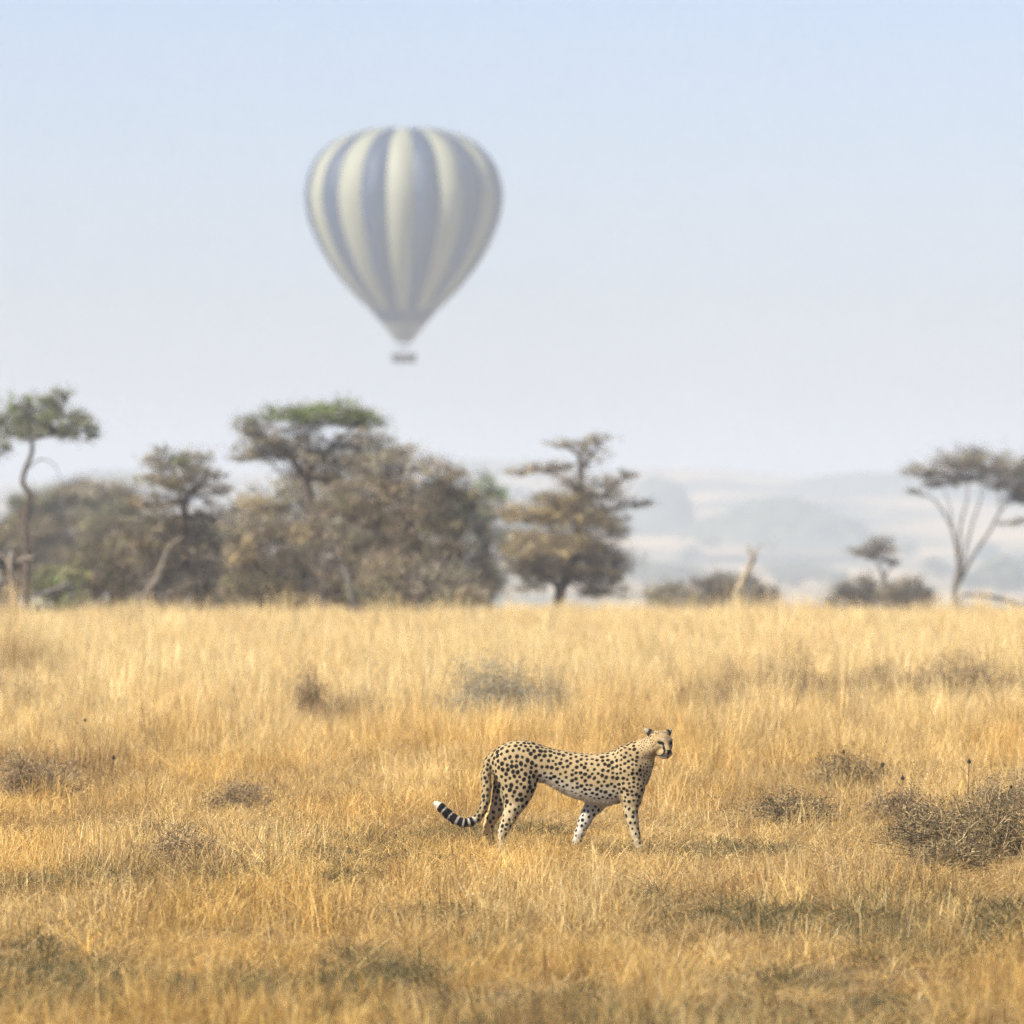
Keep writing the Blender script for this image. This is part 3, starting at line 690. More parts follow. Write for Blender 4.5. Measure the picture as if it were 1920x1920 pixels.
# ------------------------------------------------------------------ cheetah: one continuous surface grown from a distance field
def build_cheetah():
    D0 = 60.0
    H = 0.0046
    lo = np.array([-0.62, -0.26, -0.03]); hi = np.array([1.22, 0.22, 0.96])
    dims = np.ceil((hi - lo) / H).astype(int)
    axs = [(lo[k] + np.arange(dims[k]) * H).astype(np.float32) for k in range(3)]
    G = np.full(dims, 0.2, dtype=np.float32)
    X = lambda u: (u - 652.8) / 1024.0
    Zv = lambda v: (1028.0 - v) / 1024.0
    def region(mn, mx, pad):
        sl = []
        for k in range(3):
            a = int(np.clip((mn[k] - pad - lo[k]) / H, 0, dims[k] - 1)); b = int(np.clip((mx[k] + pad - lo[k]) / H + 2, 1, dims[k]))
            sl.append(slice(a, b))
        return tuple(sl), np.meshgrid(axs[0][sl[0]], axs[1][sl[1]], axs[2][sl[2]], indexing='ij')
    def smin(sl, d, k):
        g = G[sl]
        h = np.clip(0.5 + 0.5 * (g - d) / k, 0, 1)
        G[sl] = d * h + g * (1 - h) - k * h * (1 - h)
    def rcone(a, b, ra, rb, k=0.02, ys=1.0):
        a = np.array(a, float); b = np.array(b, float)
        pad = max(ra, rb) + 0.06
        sl, (gx, gy, gz_) = region(np.minimum(a, b), np.maximum(a, b), pad)
        yc = (a[1] + b[1]) / 2
        ax_, ay, az = a[0], yc + (a[1] - yc) * ys, a[2]
        bx, by, bz = b[0], yc + (b[1] - yc) * ys, b[2]
        py = yc + (gy - yc) * ys
        dx, dy, dz = bx - ax_, by - ay, bz - az
        L2 = dx * dx + dy * dy + dz * dz + 1e-9
        t = np.clip(((gx - ax_) * dx + (py - ay) * dy + (gz_ - az) * dz) / L2, 0, 1)
        d = np.sqrt((gx - ax_ - t * dx) ** 2 + (py - ay - t * dy) ** 2 + (gz_ - az - t * dz) ** 2) - (ra + (rb - ra) * t)
        smin(sl, (d / (0.5 + 0.5 * ys)).astype(np.float32), k)
    def chain(pts, k=0.02, ys=1.0):
        for a, b in zip(pts[:-1], pts[1:]):
            rcone((X(a[0]), a[2], Zv(a[1])), (X(b[0]), b[2], Zv(b[1])), a[3], b[3], k, ys)
    def ellipsoid(c, ax3, r, k=0.02):
        """ax3: 3x3 rows = axes"""
        c = np.array(c, float); pad = max(r) + 0.05
        sl, (gx, gy, gz_) = region(c, c, pad)
        q = [(gx - c[0]) * ax3[m][0] + (gy - c[1]) * ax3[m][1] + (gz_ - c[2]) * ax3[m][2] for m in range(3)]
        k0 = np.sqrt((q[0] / r[0]) ** 2 + (q[1] / r[1]) ** 2 + (q[2] / r[2]) ** 2)
        k1 = np.sqrt((q[0] / r[0] ** 2) ** 2 + (q[1] / r[1] ** 2) ** 2 + (q[2] / r[2] ** 2) ** 2) + 1e-6
        smin(sl, (k0 * (k0 - 1) / k1).astype(np.float32), k)
    I3 = np.eye(3)
    # trunk from measured back and belly lines: u, top, bottom, half width
    tp = np.array([(496, 300, 395, .035), (512, 270, 425, .06), (545, 236, 450, .085), (600, 206, 468, .103), (680, 187, 480, .11), (760, 187, 484, .11), (850, 212, 484, .102), (900, 229, 495, .098), (950, 244, 522, .097),
                   (1050, 263, 576, .103), (1150, 277, 612, .113), (1250, 282, 640, .12), (1350, 268, 648, .12), (1430, 252, 622, .115), (1500, 240, 570, .102), (1560, 240, 505, .085), (1610, 275, 440, .055)], float)
    sl, (gx, gy, gz_) = region((X(490), -.13, Zv(660)), (X(1615), .13, Zv(180)), 0.08)
    xs = axs[0][sl[0]]; uu = xs * 1024 + 652.8
    sp = spline(tp, 300)
    top = np.interp(uu, sp[:, 0], sp[:, 1]); bot = np.interp(uu, sp[:, 0], sp[:, 2]); wd = np.interp(uu, sp[:, 0], sp[:, 3])
    cz = ((Zv(top) + Zv(bot)) / 2)[:, None, None]; hh = ((bot - top) / 2048.0)[:, None, None]; ww = wd[:, None, None]
    e = np.sqrt((np.abs(gy) / ww) ** 2.2 + (np.abs(gz_ - cz) / hh) ** 2.2 + 1e-9)
    d = (e - 1) * np.minimum(ww, hh) * 0.8
    over = np.maximum(np.maximum(X(500) - gx, gx - X(1606)), 0)
    d = np.maximum(d, 0) + np.minimum(d, 0) + over * 1.2
    smin(sl, d.astype(np.float32), 0.001)
    # haunch, hind legs
    def leg(pts, y, k=0.02, ys=1.0):
        chain([(p[0], p[1], y + (p[3] if len(p) > 3 else 0), p[2]) for p in pts], k, ys)
    ellipsoid((X(655), -.066, Zv(385)), I3, (.125, .056, .16), .016)
    ellipsoid((X(735), -.085, Zv(470)), I3, (.05, .03, .10), .02)
    ellipsoid((X(655), .062, Zv(385)), I3, (.125, .055, .16), .03)
    leg([(690, 420, .12, -.0), (702, 500, .118), (692, 560, .095), (680, 620, .074), (656, 680, .06)], -.062, .025, 1.75)
    leg([(656, 680, .056), (632, 740, .049), (604, 800, .038), (582, 848, .03), (577, 900, .024), (579, 960, .024), (588, 995, .026), (622, 1008, .023)], -.068, .014, 1.15)
    leg([(640, 420, .11), (625, 520, .10), (590, 610, .075), (545, 680, .055)], .062, .025, 1.75)
    leg([(545, 680, .052), (505, 745, .044), (485, 800, .036), (482, 845, .03), (498, 900, .024), (512, 960, .024), (522, 995, .026), (556, 1008, .023)], .066, .014, 1.15)
    # shoulder, fore legs
    ellipsoid((X(1462), -.080, Zv(390)), I3, (.075, .050, .155), .014)
    ellipsoid((X(1440), -.045, Zv(270)), I3, (.035, .03, .05), .02)
    ellipsoid((X(1535), -.085, Zv(500)), I3, (.05, .035, .07), .016)
    ellipsoid((X(1470), .075, Zv(400)), I3, (.085, .052, .16), .03)
    leg([(1500, 400, .10), (1518, 520, .085), (1512, 600, .068), (1506, 690, .05)], -.078, .022, 1.45)
    leg([(1506, 690, .047), (1520, 760, .040), (1540, 860, .0315), (1550, 905, .0285), (1562, 955, .026), (1578, 995, .027), (1612, 1010, .024)], -.078, .013, 1.1)
    leg([(1420, 420, .10), (1330, 560, .08), (1250, 650, .058), (1205, 710, .05)], .07, .022, 1.45)
    leg([(1205, 710, .047), (1172, 780, .042), (1140, 855, .034), (1118, 920, .028), (1098, 970, .025), (1088, 1000, .026), (1112, 1016, .023)], .066, .013, 1.1)
    # chest and neck
    chain([(1420, 520, 0, .10), (1540, 430, -.005, .10), (1600, 340, -.012, .078)], .03)
    chain([(1450, 345, 0, .10), (1540, 292, -.008, .090), (1618, 248, -.022, .074), (1672, 212, -.03, .062)], .03)
    # tail
    tail = [(505, 318, .0, .038), (486, 350, -.004, .034), (466, 440, -.012, .0335), (470, 520, -.018, .0335), (462, 610, -.022, .031), (445, 680, -.026, .029), (405, 742, -.03, .028), (355, 772, -.034, .0285),
            (300, 777, -.036, .0295), (245, 754, -.036, .031), (190, 712, -.034, .0315), (140, 665, -.03, .0285), (108, 640, -.028, .02)]
    chain(tail, .012)
    # head, turned towards the camera
    psi = math.radians(31); pit = math.radians(-4)
    HC = np.array([X(1712), -.050, Zv(182)])
    Fh = np.array([math.sin(psi), -math.cos(psi), 0]); Lh = np.array([-math.cos(psi), -math.sin(psi), 0]); Uh = np.array([0, 0, 1.0])
    Fd = Fh * math.cos(pit) + Uh * math.sin(pit); Ud = Uh * math.cos(pit) - Fh * math.sin(pit)
    roll = math.radians(2); Ld = Lh * math.cos(roll) + Ud * math.sin(roll); Ud2 = Ud * math.cos(roll) - Lh * math.sin(roll)
    A3 = np.array([Fd, Ld, Ud2])
    W = lambda f, l, u: HC + Fd * f + Ld * l + Ud2 * u
    ellipsoid(W(0, 0, -.004), A3, (.088, .083, .072), .015)
    ellipsoid(W(-.03, 0, -.03), A3, (.08, .082, .07), .02)
    for sgn in (1, -1):
        ellipsoid(W(.018, .046 * sgn, -.046), A3, (.055, .036, .044), .035)
        ellipsoid(W(-.030, .044 * sgn, -.068), A3, (.050, .040, .045), .03)
        ellipsoid(W(.050, .030 * sgn, -.026), A3, (.042, .034, .036), .03)
        ellipsoid(W(.060, .040 * sgn, .012), A3, (.020, .026, .013), .02)        # brow
        ellipsoid(W(.098, .021 * sgn, -.082), A3, (.036, .026, .025), .02)        # whisker pad
        # ear: short and low, a flattened point leaning out
        for (f_, l_, u_, ra, rb, rc_) in ((-.012, .062, .042, .034, .032, .015), (-.018, .084, .056, .026, .021, .010), (-.024, .100, .066, .016, .011, .007)):
            ed = (Ld * sgn * .85 + Ud2 * .52); ed /= np.linalg.norm(ed)
            en = Fd * .9 - Ld * sgn * .3; en -= ed * (en @ ed); en /= np.linalg.norm(en); es = np.cross(en, ed)
            ellipsoid(W(f_, l_ * sgn, u_), np.array([ed, es, en]), (ra, rb, rc_), .012)
    rcone(W(.055, 0, .006), W(.116, 0, -.062), .034, .024, .02)                   # bridge of the nose
    ellipsoid(W(.124, 0, -.070), A3, (.018, .019, .013), .008)                     # nose
    ellipsoid(W(.088, 0, -.106), A3, (.042, .028, .018), .012)                     # chin
    ellipsoid(W(.06, 0, -.085), A3, (.05, .045, .034), .02)

    # surface nets
    S = G < 0
    nx, ny, nz = dims
    cs = np.zeros((nx - 1, ny - 1, nz - 1), dtype=np.int8)
    for i in (0, 1):
        for j in (0, 1):
            for k in (0, 1):
                cs += S[i:nx - 1 + i, j:ny - 1 + j, k:nz - 1 + k]
    act = (cs > 0) & (cs < 8)
    ids = np.full(act.shape, -1, dtype=np.int64)
    ci, cj, ck = np.nonzero(act)
    n = len(ci); ids[ci, cj, ck] = np.arange(n)
    acc = np.zeros((n, 3)); cnt = np.zeros(n)
    corners = [(i, j, k) for i in (0, 1) for j in (0, 1) for k in (0, 1)]
    for a in range(8):
        for b in range(a + 1, 8):
            A, B = corners[a], corners[b]
            if sum(abs(A[q] - B[q]) for q in range(3)) != 1: continue
            va = G[ci + A[0], cj + A[1], ck + A[2]]; vb = G[ci + B[0], cj + B[1], ck + B[2]]
            m = (va < 0) != (vb < 0)
            t = np.where(m, va / np.where(m, va - vb, 1), 0)
            for q in range(3):
                acc[:, q] += np.where(m, A[q] + t * (B[q] - A[q]), 0)
            cnt += m
    V = (np.stack([ci, cj, ck], -1) + acc / cnt[:, None]) * H + lo
    quads = []
    for ax in range(3):
        sh = [slice(0, d_) for d_ in dims]
        s0 = list(sh); s1 = list(sh); s0[ax] = slice(0, dims[ax] - 1); s1[ax] = slice(1, dims[ax])
        e0 = S[tuple(s0)]; e1 = S[tuple(s1)]
        pi = np.stack(np.nonzero(e0 != e1), -1)
        o1, o2 = [(1, 2), (2, 0), (0, 1)][ax]
        pi = pi[(pi[:, o1] > 0) & (pi[:, o2] > 0) & (pi[:, o1] < dims[o1] - 1) & (pi[:, o2] < dims[o2] - 1)]
        d1 = np.zeros(3, int); d1[o1] = 1; d2 = np.zeros(3, int); d2[o2] = 1
        g = lambda p: ids[p[:, 0], p[:, 1], p[:, 2]]
        q = np.stack([g(pi), g(pi - d1), g(pi - d1 - d2), g(pi - d2)], -1)
        flip = ~e0[pi[:, 0], pi[:, 1], pi[:, 2]]
        q[flip] = q[flip][:, ::-1]
        quads.append(q)
    Q = np.concatenate(quads)
    Q = Q[(Q >= 0).all(1)]
    # keep vertices, relax once
    nb = np.zeros_like(V); nc = np.zeros(n)
    for a in range(4):
        b = (a + 1) % 4
        np.add.at(nb, Q[:, a], V[Q[:, b]]); np.add.at(nb, Q[:, b], V[Q[:, a]]); np.add.at(nc, Q[:, a], 1); np.add.at(nc, Q[:, b], 1)
    V = 0.5 * V + 0.5 * nb / np.maximum(nc, 1)[:, None]

    # ---- coat
    u = V[:, 0] * 1024 + 652.8; v = 1028 - V[:, 2] * 1024; y = V[:, 1]
    rc = np.random.default_rng(21)
    tan = np.array([0.38, 0.288, 0.15]); pale = np.array([0.49, 0.41, 0.26]); white = np.array([0.60, 0.55, 0.45]); black = np.array([0.007, 0.006, 0.0055])
    rel = V - HC
    hf, hl, hu = rel @ Fd, rel @ Ld, rel @ Ud2
    head = (np.sqrt(hf ** 2 + hl ** 2 + hu ** 2) < .165) & (u > 1560) & (hf > -.075)
    tpts = np.array([(X(a[0]), a[2], Zv(a[1])) for a in tail])
    tsm = spline(tpts, 260)
    seg = np.concatenate([[0], np.cumsum(np.linalg.norm(np.diff(tsm, axis=0), axis=1))])
    kt = kdtree.KDTree(len(tsm))
    for i_, p in enumerate(tsm): kt.insert(p, i_)
    kt.balance()
    tail_s = np.full(n, -1.0)
    cand = np.nonzero((u < 540) & (v < 830))[0]
    for i_ in cand:
        co, idx, dist = kt.find(V[i_])
        if dist < .042 and not (u[i_] > 470 and v[i_] > 690 and y[i_] > 0.02) and not (u[i_] > 505): tail_s[i_] = seg[idx]
    tl = seg[-1]
    istail = tail_s >= 0
    belly = np.interp(u, sp[:, 0], sp[:, 2])
    upv = (v - np.interp(u, sp[:, 0], sp[:, 1])) / (belly - np.interp(u, sp[:, 0], sp[:, 1]))
    col = np.repeat(tan[None], n, 0)
    ffleg = (u > 1040) & (u < 1300) & (v > 655) & (y > -.02)
    body = (u > 840) & (u < 1450) & ~head & ~ffleg
    w = (np.where(body, sstep(0.55, 0.92, upv), 0) * (1 - sstep(1370, 1450, u)))[:, None]
    col = col * (1 - w) + white * w
    w = (np.where(~body & ~istail & ~head, sstep(420, 900, v), 0) * 0.75)[:, None]
    col = col * (1 - w) + pale * w
    # inner side of the far fore leg is nearly white
    col[ffleg] = white * 0.8
    fh = (u < 580) & (v > 560) & (y > .03)
    col[fh] = np.array([0.56, 0.38, 0.17])
    w = (np.where(~head & (u > 1560) & (v > 270), 1, 0) * sstep(1590, 1680, u))[:, None] * .7
    col = col * (1 - w) + pale * w
    # spots: blue noise over the skin
    order = rc.permutation(n)[:60000]
    def spacing(i_):
        if istail[i_]: return .029
        if head[i_]: return .015
        if u[i_] > 1590: return .023
        if v[i_] > 640: return .032
        if u[i_] < 860: return .0322
        if u[i_] > 1430: return .0275
        return .0295
    cell = .045; grid = {}; spots = []
    for i_ in order:
        p = V[i_]; s = spacing(i_)
        key = tuple((p // cell).astype(int)); ok = True
        for a in (-1, 0, 1):
            for b in (-1, 0, 1):
                for c in (-1, 0, 1):
                    for q in grid.get((key[0] + a, key[1] + b, key[2] + c), ()):
                        d_ = p - V[q]
                        if d_ @ d_ < s * s: ok = False; break
                    if not ok: break
                if not ok: break
            if not ok: break
        if ok:
            grid.setdefault(key, []).append(i_); spots.append(i_)
    ks = kdtree.KDTree(len(spots)); rad = {}
    for k_, i_ in enumerate(spots):
        ks.insert(V[i_], k_)
        r = .0146 if u[i_] < 860 else .0127
        if u[i_] > 1430: r = .0118
        if u[i_] > 1590: r = .0075
        if head[i_]: r = .0052 if hf[i_] < .05 and hu[i_] > -.02 else (.0042 if abs(hl[i_]) > .05 else 0)
        if v[i_] > 640: r = .0116
        if v[i_] > 850: r = .010
        if istail[i_]: r = .0125
        if 840 < u[i_] < 1450 and not head[i_] and not ffleg[i_]: r *= 1 - .75 * float(sstep(.80, .98, upv[i_]))
        if u[i_] < 580 and v[i_] > 560 and y[i_] > .03: r *= .75
        rad[k_] = r * rc.uniform(.72, 1.14)
    rax = []; rel_ = []
    for i_ in spots:
        ang_ = (math.radians(25) if u[i_] > 840 and v[i_] < 640 else math.radians(80)) + rc.normal() * .3
        rax.append((math.cos(ang_), math.sin(ang_))); rel_.append(rc.uniform(1.0, 1.3))
    ks.balance()
    jit = rc.normal(size=n) * .0007
    dark = np.zeros(n)
    for i_ in range(n):
        if istail[i_] and tail_s[i_] > tl - .315: continue
        for co, k_, dist in ks.find_n(V[i_], 3):
            r = rad[k_]
            if r <= 0: continue
            dx_ = V[i_, 0] - co[0]; dz_ = V[i_, 2] - co[2]
            ca, sa = rax[k_]
            al_ = dx_ * ca + dz_ * sa                      # along the spot's long axis
            de = math.sqrt(max(0.0, dist * dist - al_ * al_ * (1 - 1 / rel_[k_] ** 2)))
            t_ = min(1.0, max(0.0, (de + jit[i_] - r + .0024) / .0048))
            dark[i_] = max(dark[i_], 1 - t_ * t_ * (3 - 2 * t_))
    # tail: spots, then rings, white tip
    ts = tail_s
    def ring(a, b): return sstep(a - .004, a + .004, ts) * (1 - sstep(b - .004, b + .004, ts))
    rings = np.zeros(n)
    e0 = tl
    for a, b in [(.022, .064), (.073, .122), (.130, .178), (.194, .230), (.240, .270), (.283, .312)]:
        rings = np.maximum(rings, ring(e0 - b, e0 - a))
    dark = np.where(istail, np.maximum(dark, rings), dark)
    lower = (istail & (ts > tl - .33))[:, None]
    col = np.where(lower, white * .8, col)
    tipw = istail & (ts > tl - .022); dark[tipw] = 0; col[tipw] = white
    w = (head * (hf < .05) * sstep(.0, .03, hu))[:, None] * .35
    col = col * (1 - w) + np.array([.26, .20, .11]) * w
    # spine crest on the shoulders a little browner
    w = (sstep(1380, 1460, u) * (1 - sstep(1560, 1620, u)) * (1 - sstep(.02, .14, upv)) * ~head)[:, None] * .45
    col = col * (1 - w) + np.array([.40, .26, .12]) * w
    # face
    front = head & (hf > .0)
    facec = np.array([0.29, 0.20, 0.09])
    w = (front * sstep(.0, .05, hf))[:, None] * .7
    col = col * (1 - w) + facec * w
    al = np.abs(hl)
    mz = front & (hf > .03) & (hu < -.092) & (al < .045); col[mz] = white * .95
    w = (front * (1 - sstep(.010, .022, np.abs(np.abs(hl) - .036))) * (1 - sstep(.003, .008, np.abs(hu + .031))))[:, None] * .55
    col = col * (1 - w) + white * w                       # pale under the eye
    w = (front * (1 - sstep(.012, .024, np.abs(np.abs(hl) - .034))) * (1 - sstep(.003, .009, np.abs(hu - .014))))[:, None] * .5
    col = col * (1 - w) + white * w                       # pale brow
    dk = np.zeros(n)
    al = np.abs(hl)
    ex, ez = (al - .043) / .023, (hu + .012 - .18 * (al - .043)) / .0125
    dk = np.maximum(dk, front * (hf > .03) * (1 - sstep(.8, 1.15, np.sqrt(ex ** 2 + ez ** 2))))           # eyes
    tear = spline([(.030, -.014), (.0265, -.034), (.0275, -.058), (.034, -.080), (.040, -.102)], 40)
    dist = np.full(n, 1.0)
    fi = np.nonzero(front & (hf > .03))[0]
    dd = np.sqrt((al[fi][:, None] - tear[:, 0]) ** 2 + (hu[fi][:, None] - tear[:, 1]) ** 2).min(1)
    dist[fi] = dd
    dk = np.maximum(dk, 1 - sstep(.0036, .0068, dist))
    back = spline([(.060, -.010), (.074, -.024), (.082, -.045)], 20)
    dd = np.sqrt((al[fi][:, None] - back[:, 0]) ** 2 + (hu[fi][:, None] - back[:, 1]) ** 2).min(1)
    dist[:] = 1; dist[fi] = dd
    dk = np.maximum(dk, (1 - sstep(.002, .005, dist)) * .4)
    nose = front * (hf > .108) * (al < .0175 + (hu + .066) * .45) * (hu > -.092) * (hu < -.056)
    dk = np.maximum(dk, nose)
    dk = np.maximum(dk, front * (hf > .10) * (al < .003) * (hu < -.088) * (hu > -.1))
    mouth = front * (hf > .04) * (1 - sstep(.0022, .0045, np.abs(hu + .100 + .10 * np.clip(al - .01, 0, 1)))) * (al < .04)
    dk = np.maximum(dk, mouth * .9)
    # ears: dark backs and base, pale rims
    er = (al * .85 + hu * .52 > .086) & (hu > .022) & (al > .05) & (hf < .03) & (u > 1540) & head
    out_ = al * .85 + hu * .52
    col[er] = np.array([.30, .23, .14]); dark[er] = 0
    dk = np.maximum(dk, er * sstep(.086, .091, out_) * (1 - sstep(.106, .114, out_)) * .92)
    col[er & (out_ > .114)] = white * .6
    # amber iris
    iris = front & (np.sqrt(((al - .041) / .010) ** 2 + ((hu + .009) / .0045) ** 2) < 1) & (hf > .04)
    dark = np.where(front & (hf > .02) & (hu < .03) & (al < .07), 0, dark)
    dark = np.maximum(dark, dk)
    dark = dark * (1 - .0 * jit)
    col = col * (1 + rc.normal(size=(n, 1)) * .05)
    col = col * (1 - dark[:, None]) + black * dark[:, None]
    col = np.clip(col, .004, .9)

    m, nt, out = new_mat('spotted_fur')
    L = nt.links.new
    at = N(nt, 'ShaderNodeAttribute', attribute_name='Col')
    tc = N(nt, 'ShaderNodeTexCoord')
    mp = N(nt, 'ShaderNodeMapping'); mp.inputs['Scale'].default_value = (60, 160, 160)
    no = N(nt, 'ShaderNodeTexNoise'); no.inputs['Scale'].default_value = 1.0; no.inputs['Detail'].default_value = 5
    rp = N(nt, 'ShaderNodeMapRange'); rp.inputs[1].default_value = .3; rp.inputs[2].default_value = .7; rp.inputs[3].default_value = .86; rp.inputs[4].default_value = 1.1
    mx = N(nt, 'ShaderNodeMix', data_type='RGBA', blend_type='MULTIPLY'); mx.inputs[0].default_value = 1
    bp = N(nt, 'ShaderNodeBump'); bp.inputs['Strength'].default_value = .5; bp.inputs['Distance'].default_value = .006
    d = N(nt, 'ShaderNodeBsdfPrincipled'); d.inputs['Roughness'].default_value = .85; d.inputs['Specular IOR Level'].default_value = .1
    d.inputs['Sheen Weight'].default_value = .03; d.inputs['Sheen Roughness'].default_value = .5
    L(tc.outputs['Object'], mp.inputs[0]); L(mp.outputs[0], no.inputs['Vector']); L(no.outputs[0], rp.inputs[0])
    L(at.outputs['Color'], mx.inputs[6]); L(rp.outputs[0], mx.inputs[7]); L(mx.outputs[2], d.inputs['Base Color'])
    L(no.outputs[0], bp.inputs['Height']); L(bp.outputs[0], d.inputs['Normal']); L(d.outputs[0], out.inputs['Surface'])
    o = bpy.data.objects.new('cheetah', mesh_from('cheetah', V, [Q], m, col, smooth=True))
    o.location = (0, D0, float(gz(0.3, D0)))
    # short fur lying along the coat: one strand mesh, coloured like the skin under it
    nrm = np.zeros((n, 3)); o.data.vertices.foreach_get
    nb_ = np.empty(n * 3, dtype=np.float32); o.data.vertices.foreach_get('normal', nb_); nrm = nb_.reshape(-1, 3)
    hs = rc.choice(n, 110000)
    hs = hs[(rc.uniform(size=len(hs)) < np.where(front[hs], .25, 1.0))]
    flow = np.stack([np.full(len(hs), -1.0), np.zeros(len(hs)), np.full(len(hs), -.35)], -1)
    lg = (v[hs] > 640) | istail[hs]; flow[lg] = (-.15, 0, -1)
    bl = body[hs] & (upv[hs] > .9); flow[bl] = (-.5, 0, -1)
    nn_ = nrm[hs]
    flow = flow - nn_ * (flow * nn_).sum(1)[:, None]
    flow /= np.linalg.norm(flow, axis=1)[:, None] + 1e-6
    dr_ = flow + nn_ * rc.uniform(.12, .42, (len(hs), 1)) + rc.normal(size=(len(hs), 3)) * .2
    dr_ /= np.linalg.norm(dr_, axis=1)[:, None]
    ln_ = rc.uniform(.005, .011, (len(hs), 1)); ln_[bl] *= 3.2; ln_[head[hs]] *= .8; ln_[istail[hs]] *= 1.8
    sd_ = np.cross(dr_, rc.normal(size=(len(hs), 3))); sd_ /= np.linalg.norm(sd_, axis=1)[:, None] + 1e-6
    p0 = V[hs] - nn_ * .001
    hv = np.stack([p0 - sd_ * .0008, p0 + sd_ * .0008, p0 + dr_ * ln_], 1).reshape(-1, 3)
    hcx = np.repeat(col[hs] * rc.uniform(.8, 1.2, (len(hs), 1)), 3, axis=0)
    fo = bpy.data.objects.new('fur', mesh_from('fur', hv, [np.arange(len(hs) * 3).reshape(-1, 3)], m, hcx))
    fo.parent = o; scene.collection.objects.link(fo)
    tag(link(o), 'spotted cheetah standing in dry grass with its head turned to the camera', 'cheetah')
build_cheetah()

# ------------------------------------------------------------------ bushes and weeds standing in the grass
BUSHES = []
def make_shrub(name, label, cat, px, D, w, h, pal, stems=26, leaves=900, leaf=(0.05, 0.010), lean=0.0, group='bushes in the dry grass', twigcol=(0.13, 0.11, 0.085), heads=0):
    x = (px - 960) / F_PX * D
    z = float(gz(x, D))
    BUSHES.append((x, D, w * .5))
    root = empty(name, (x, D, z))
    sm, lm = MB(), MB()
    tips = []; stemtips = []
    leaves = int(leaves * 1.7); stems = int(stems * 1.7)
    for k in range(stems):
        a = rng.uniform(0, 6.283); r = rng.uniform(.05, 1) ** .6 * (1.25 if k % 5 == 0 else .95)
        bx, by = .25 * r * w * math.cos(a), .25 * r * w * math.sin(a)
        tx, ty = w * .5 * r * math.cos(a), w * .5 * r * math.sin(a)
        th = h * math.sqrt(max(.1, 1 - .75 * r * r)) * rng.uniform(.55, 1.15) * (.72 + .55 * float(vnoise(np.array(a * 1.1 + px), np.array(r * 2.0))))
        p = [(x + bx, D + by, z - .02), (x + bx * .7 + tx * .3 + rng.normal() * .02, D + by * .7 + ty * .3, z + th * .5), (x + tx + lean * th, D + ty, z + th)]
        s = spline(p, 7)
        if k % 4 == 0: th *= 1.15
        sc_ = np.array([.55, .41, .2]) * rng.uniform(.7, 1.1) if k % 4 == 0 else np.asarray(PAL[pal])[rng.integers(0, len(PAL[pal]))] * rng.uniform(.6, 1.2)
        tube(sm, s, np.linspace(.0042, .0014, 7), sc_, 3)
        for q in range(4):
            b0 = s[2 + q]; b1 = b0 + np.array([rng.normal() * .12 * w, rng.normal() * .12 * w, abs(rng.normal()) * .16 * h])
            tube(sm, [b0, (b0 + b1) / 2 + rng.normal(size=3) * .01, b1], [.003, .002, .001], sc_ * rng.uniform(.7, 1.3), 3)
            tips += [b1, (b0 + b1) / 2]
        tips += [s[3], s[4], s[5], s[6]]; stemtips.append(s[6])
    tips = np.array(tips)
    pts = tips[rng.integers(0, len(tips), leaves)] + rng.normal(size=(leaves, 3)) * np.array([.05 * w, .05 * w, .05 * h]) 
    pts[:, 2] = np.maximum(pts[:, 2], z + .01)
    cards(lm, pts, leaf[0] * .75, leaf[1] * .6, PAL[pal], flat=.1)
    if heads:
        hp = np.array(stemtips)[:heads]
        for p in hp:
            tube(sm, [p, p + np.array([0, 0, .012]), p + np.array([0, 0, .026])], [.004, .013, .003], (.03, .025, .02), 6)
    sm.obj('stems', M_BARK, root); lm.obj('foliage', M_LEAF, root)
    tag(root, label, cat, group)
make_shrub('shrub', 'grey-green twiggy shrub in the tall grass above the cheetah', 'shrub', 925, 93, 1.2, .76, 'silver', 60, 3400, (.05, .014), lean=-.1)
make_shrub('shrub', 'smaller grey shrub just right of the twiggy grey-green shrub', 'shrub', 1020, 96, .9, .52, 'silver', 30, 1600)
make_shrub('weed_clump', 'dark brown upright weed clump left of the grey-green shrub', 'weeds', 575, 97, .5, .66, 'dry', 26, 1300, (.04, .014), heads=4)
make_shrub('weed_clump', 'low brown weeds beside the dark upright weed clump', 'weeds', 655, 95, 1.1, .40, 'dry', 32, 1300)
make_shrub('shrub', 'rounded dark brown bush right of the cheetah\'s head', 'shrub', 1592, 72, .66, .44, 'scrub', 50, 2600, (.04, .010), heads=5)
make_shrub('shrub', 'large dark tangled bush at the right edge', 'shrub', 1845, 59.2, 1.25, .50, 'scrub', 100, 4200, (.05, .010), heads=3)
make_shrub('shrub', 'low brown scrub in front of the large dark bush', 'shrub', 1780, 57.6, .7, .24, 'scrub', 40, 1500, (.05, .010))
make_shrub('shrub', 'loose brown scrub between rounded dark brown bush and large dark bush', 'shrub', 1690, 66, .6, .30, 'dry', 36, 1300, (.05, .010))
make_shrub('shrub', 'brown scrub behind the large dark bush at right edge', 'shrub', 1890, 66, .7, .42, 'dry', 40, 1800, (.05, .010))
make_shrub('shrub', 'tangled brown bush left of the large dark bush', 'shrub', 1725, 60.5, .5, .40, 'scrub', 40, 2200, (.05, .010))
make_shrub('shrub', 'low wide brown bush right of the cheetah\'s front paws', 'shrub', 1480, 65, .80, .30, 'scrub', 55, 2600, (.045, .010))
make_shrub('shrub', 'dark brown bush in the tall grass near the right edge', 'shrub', 1810, 103, 1.7, .66, 'dry', 70, 3600, (.06, .014))
make_shrub('shrub', 'low brown bush in tall grass left of the dark brown bush', 'shrub', 1670, 105, 1.3, .52, 'dry', 40, 2000, (.06, .014))
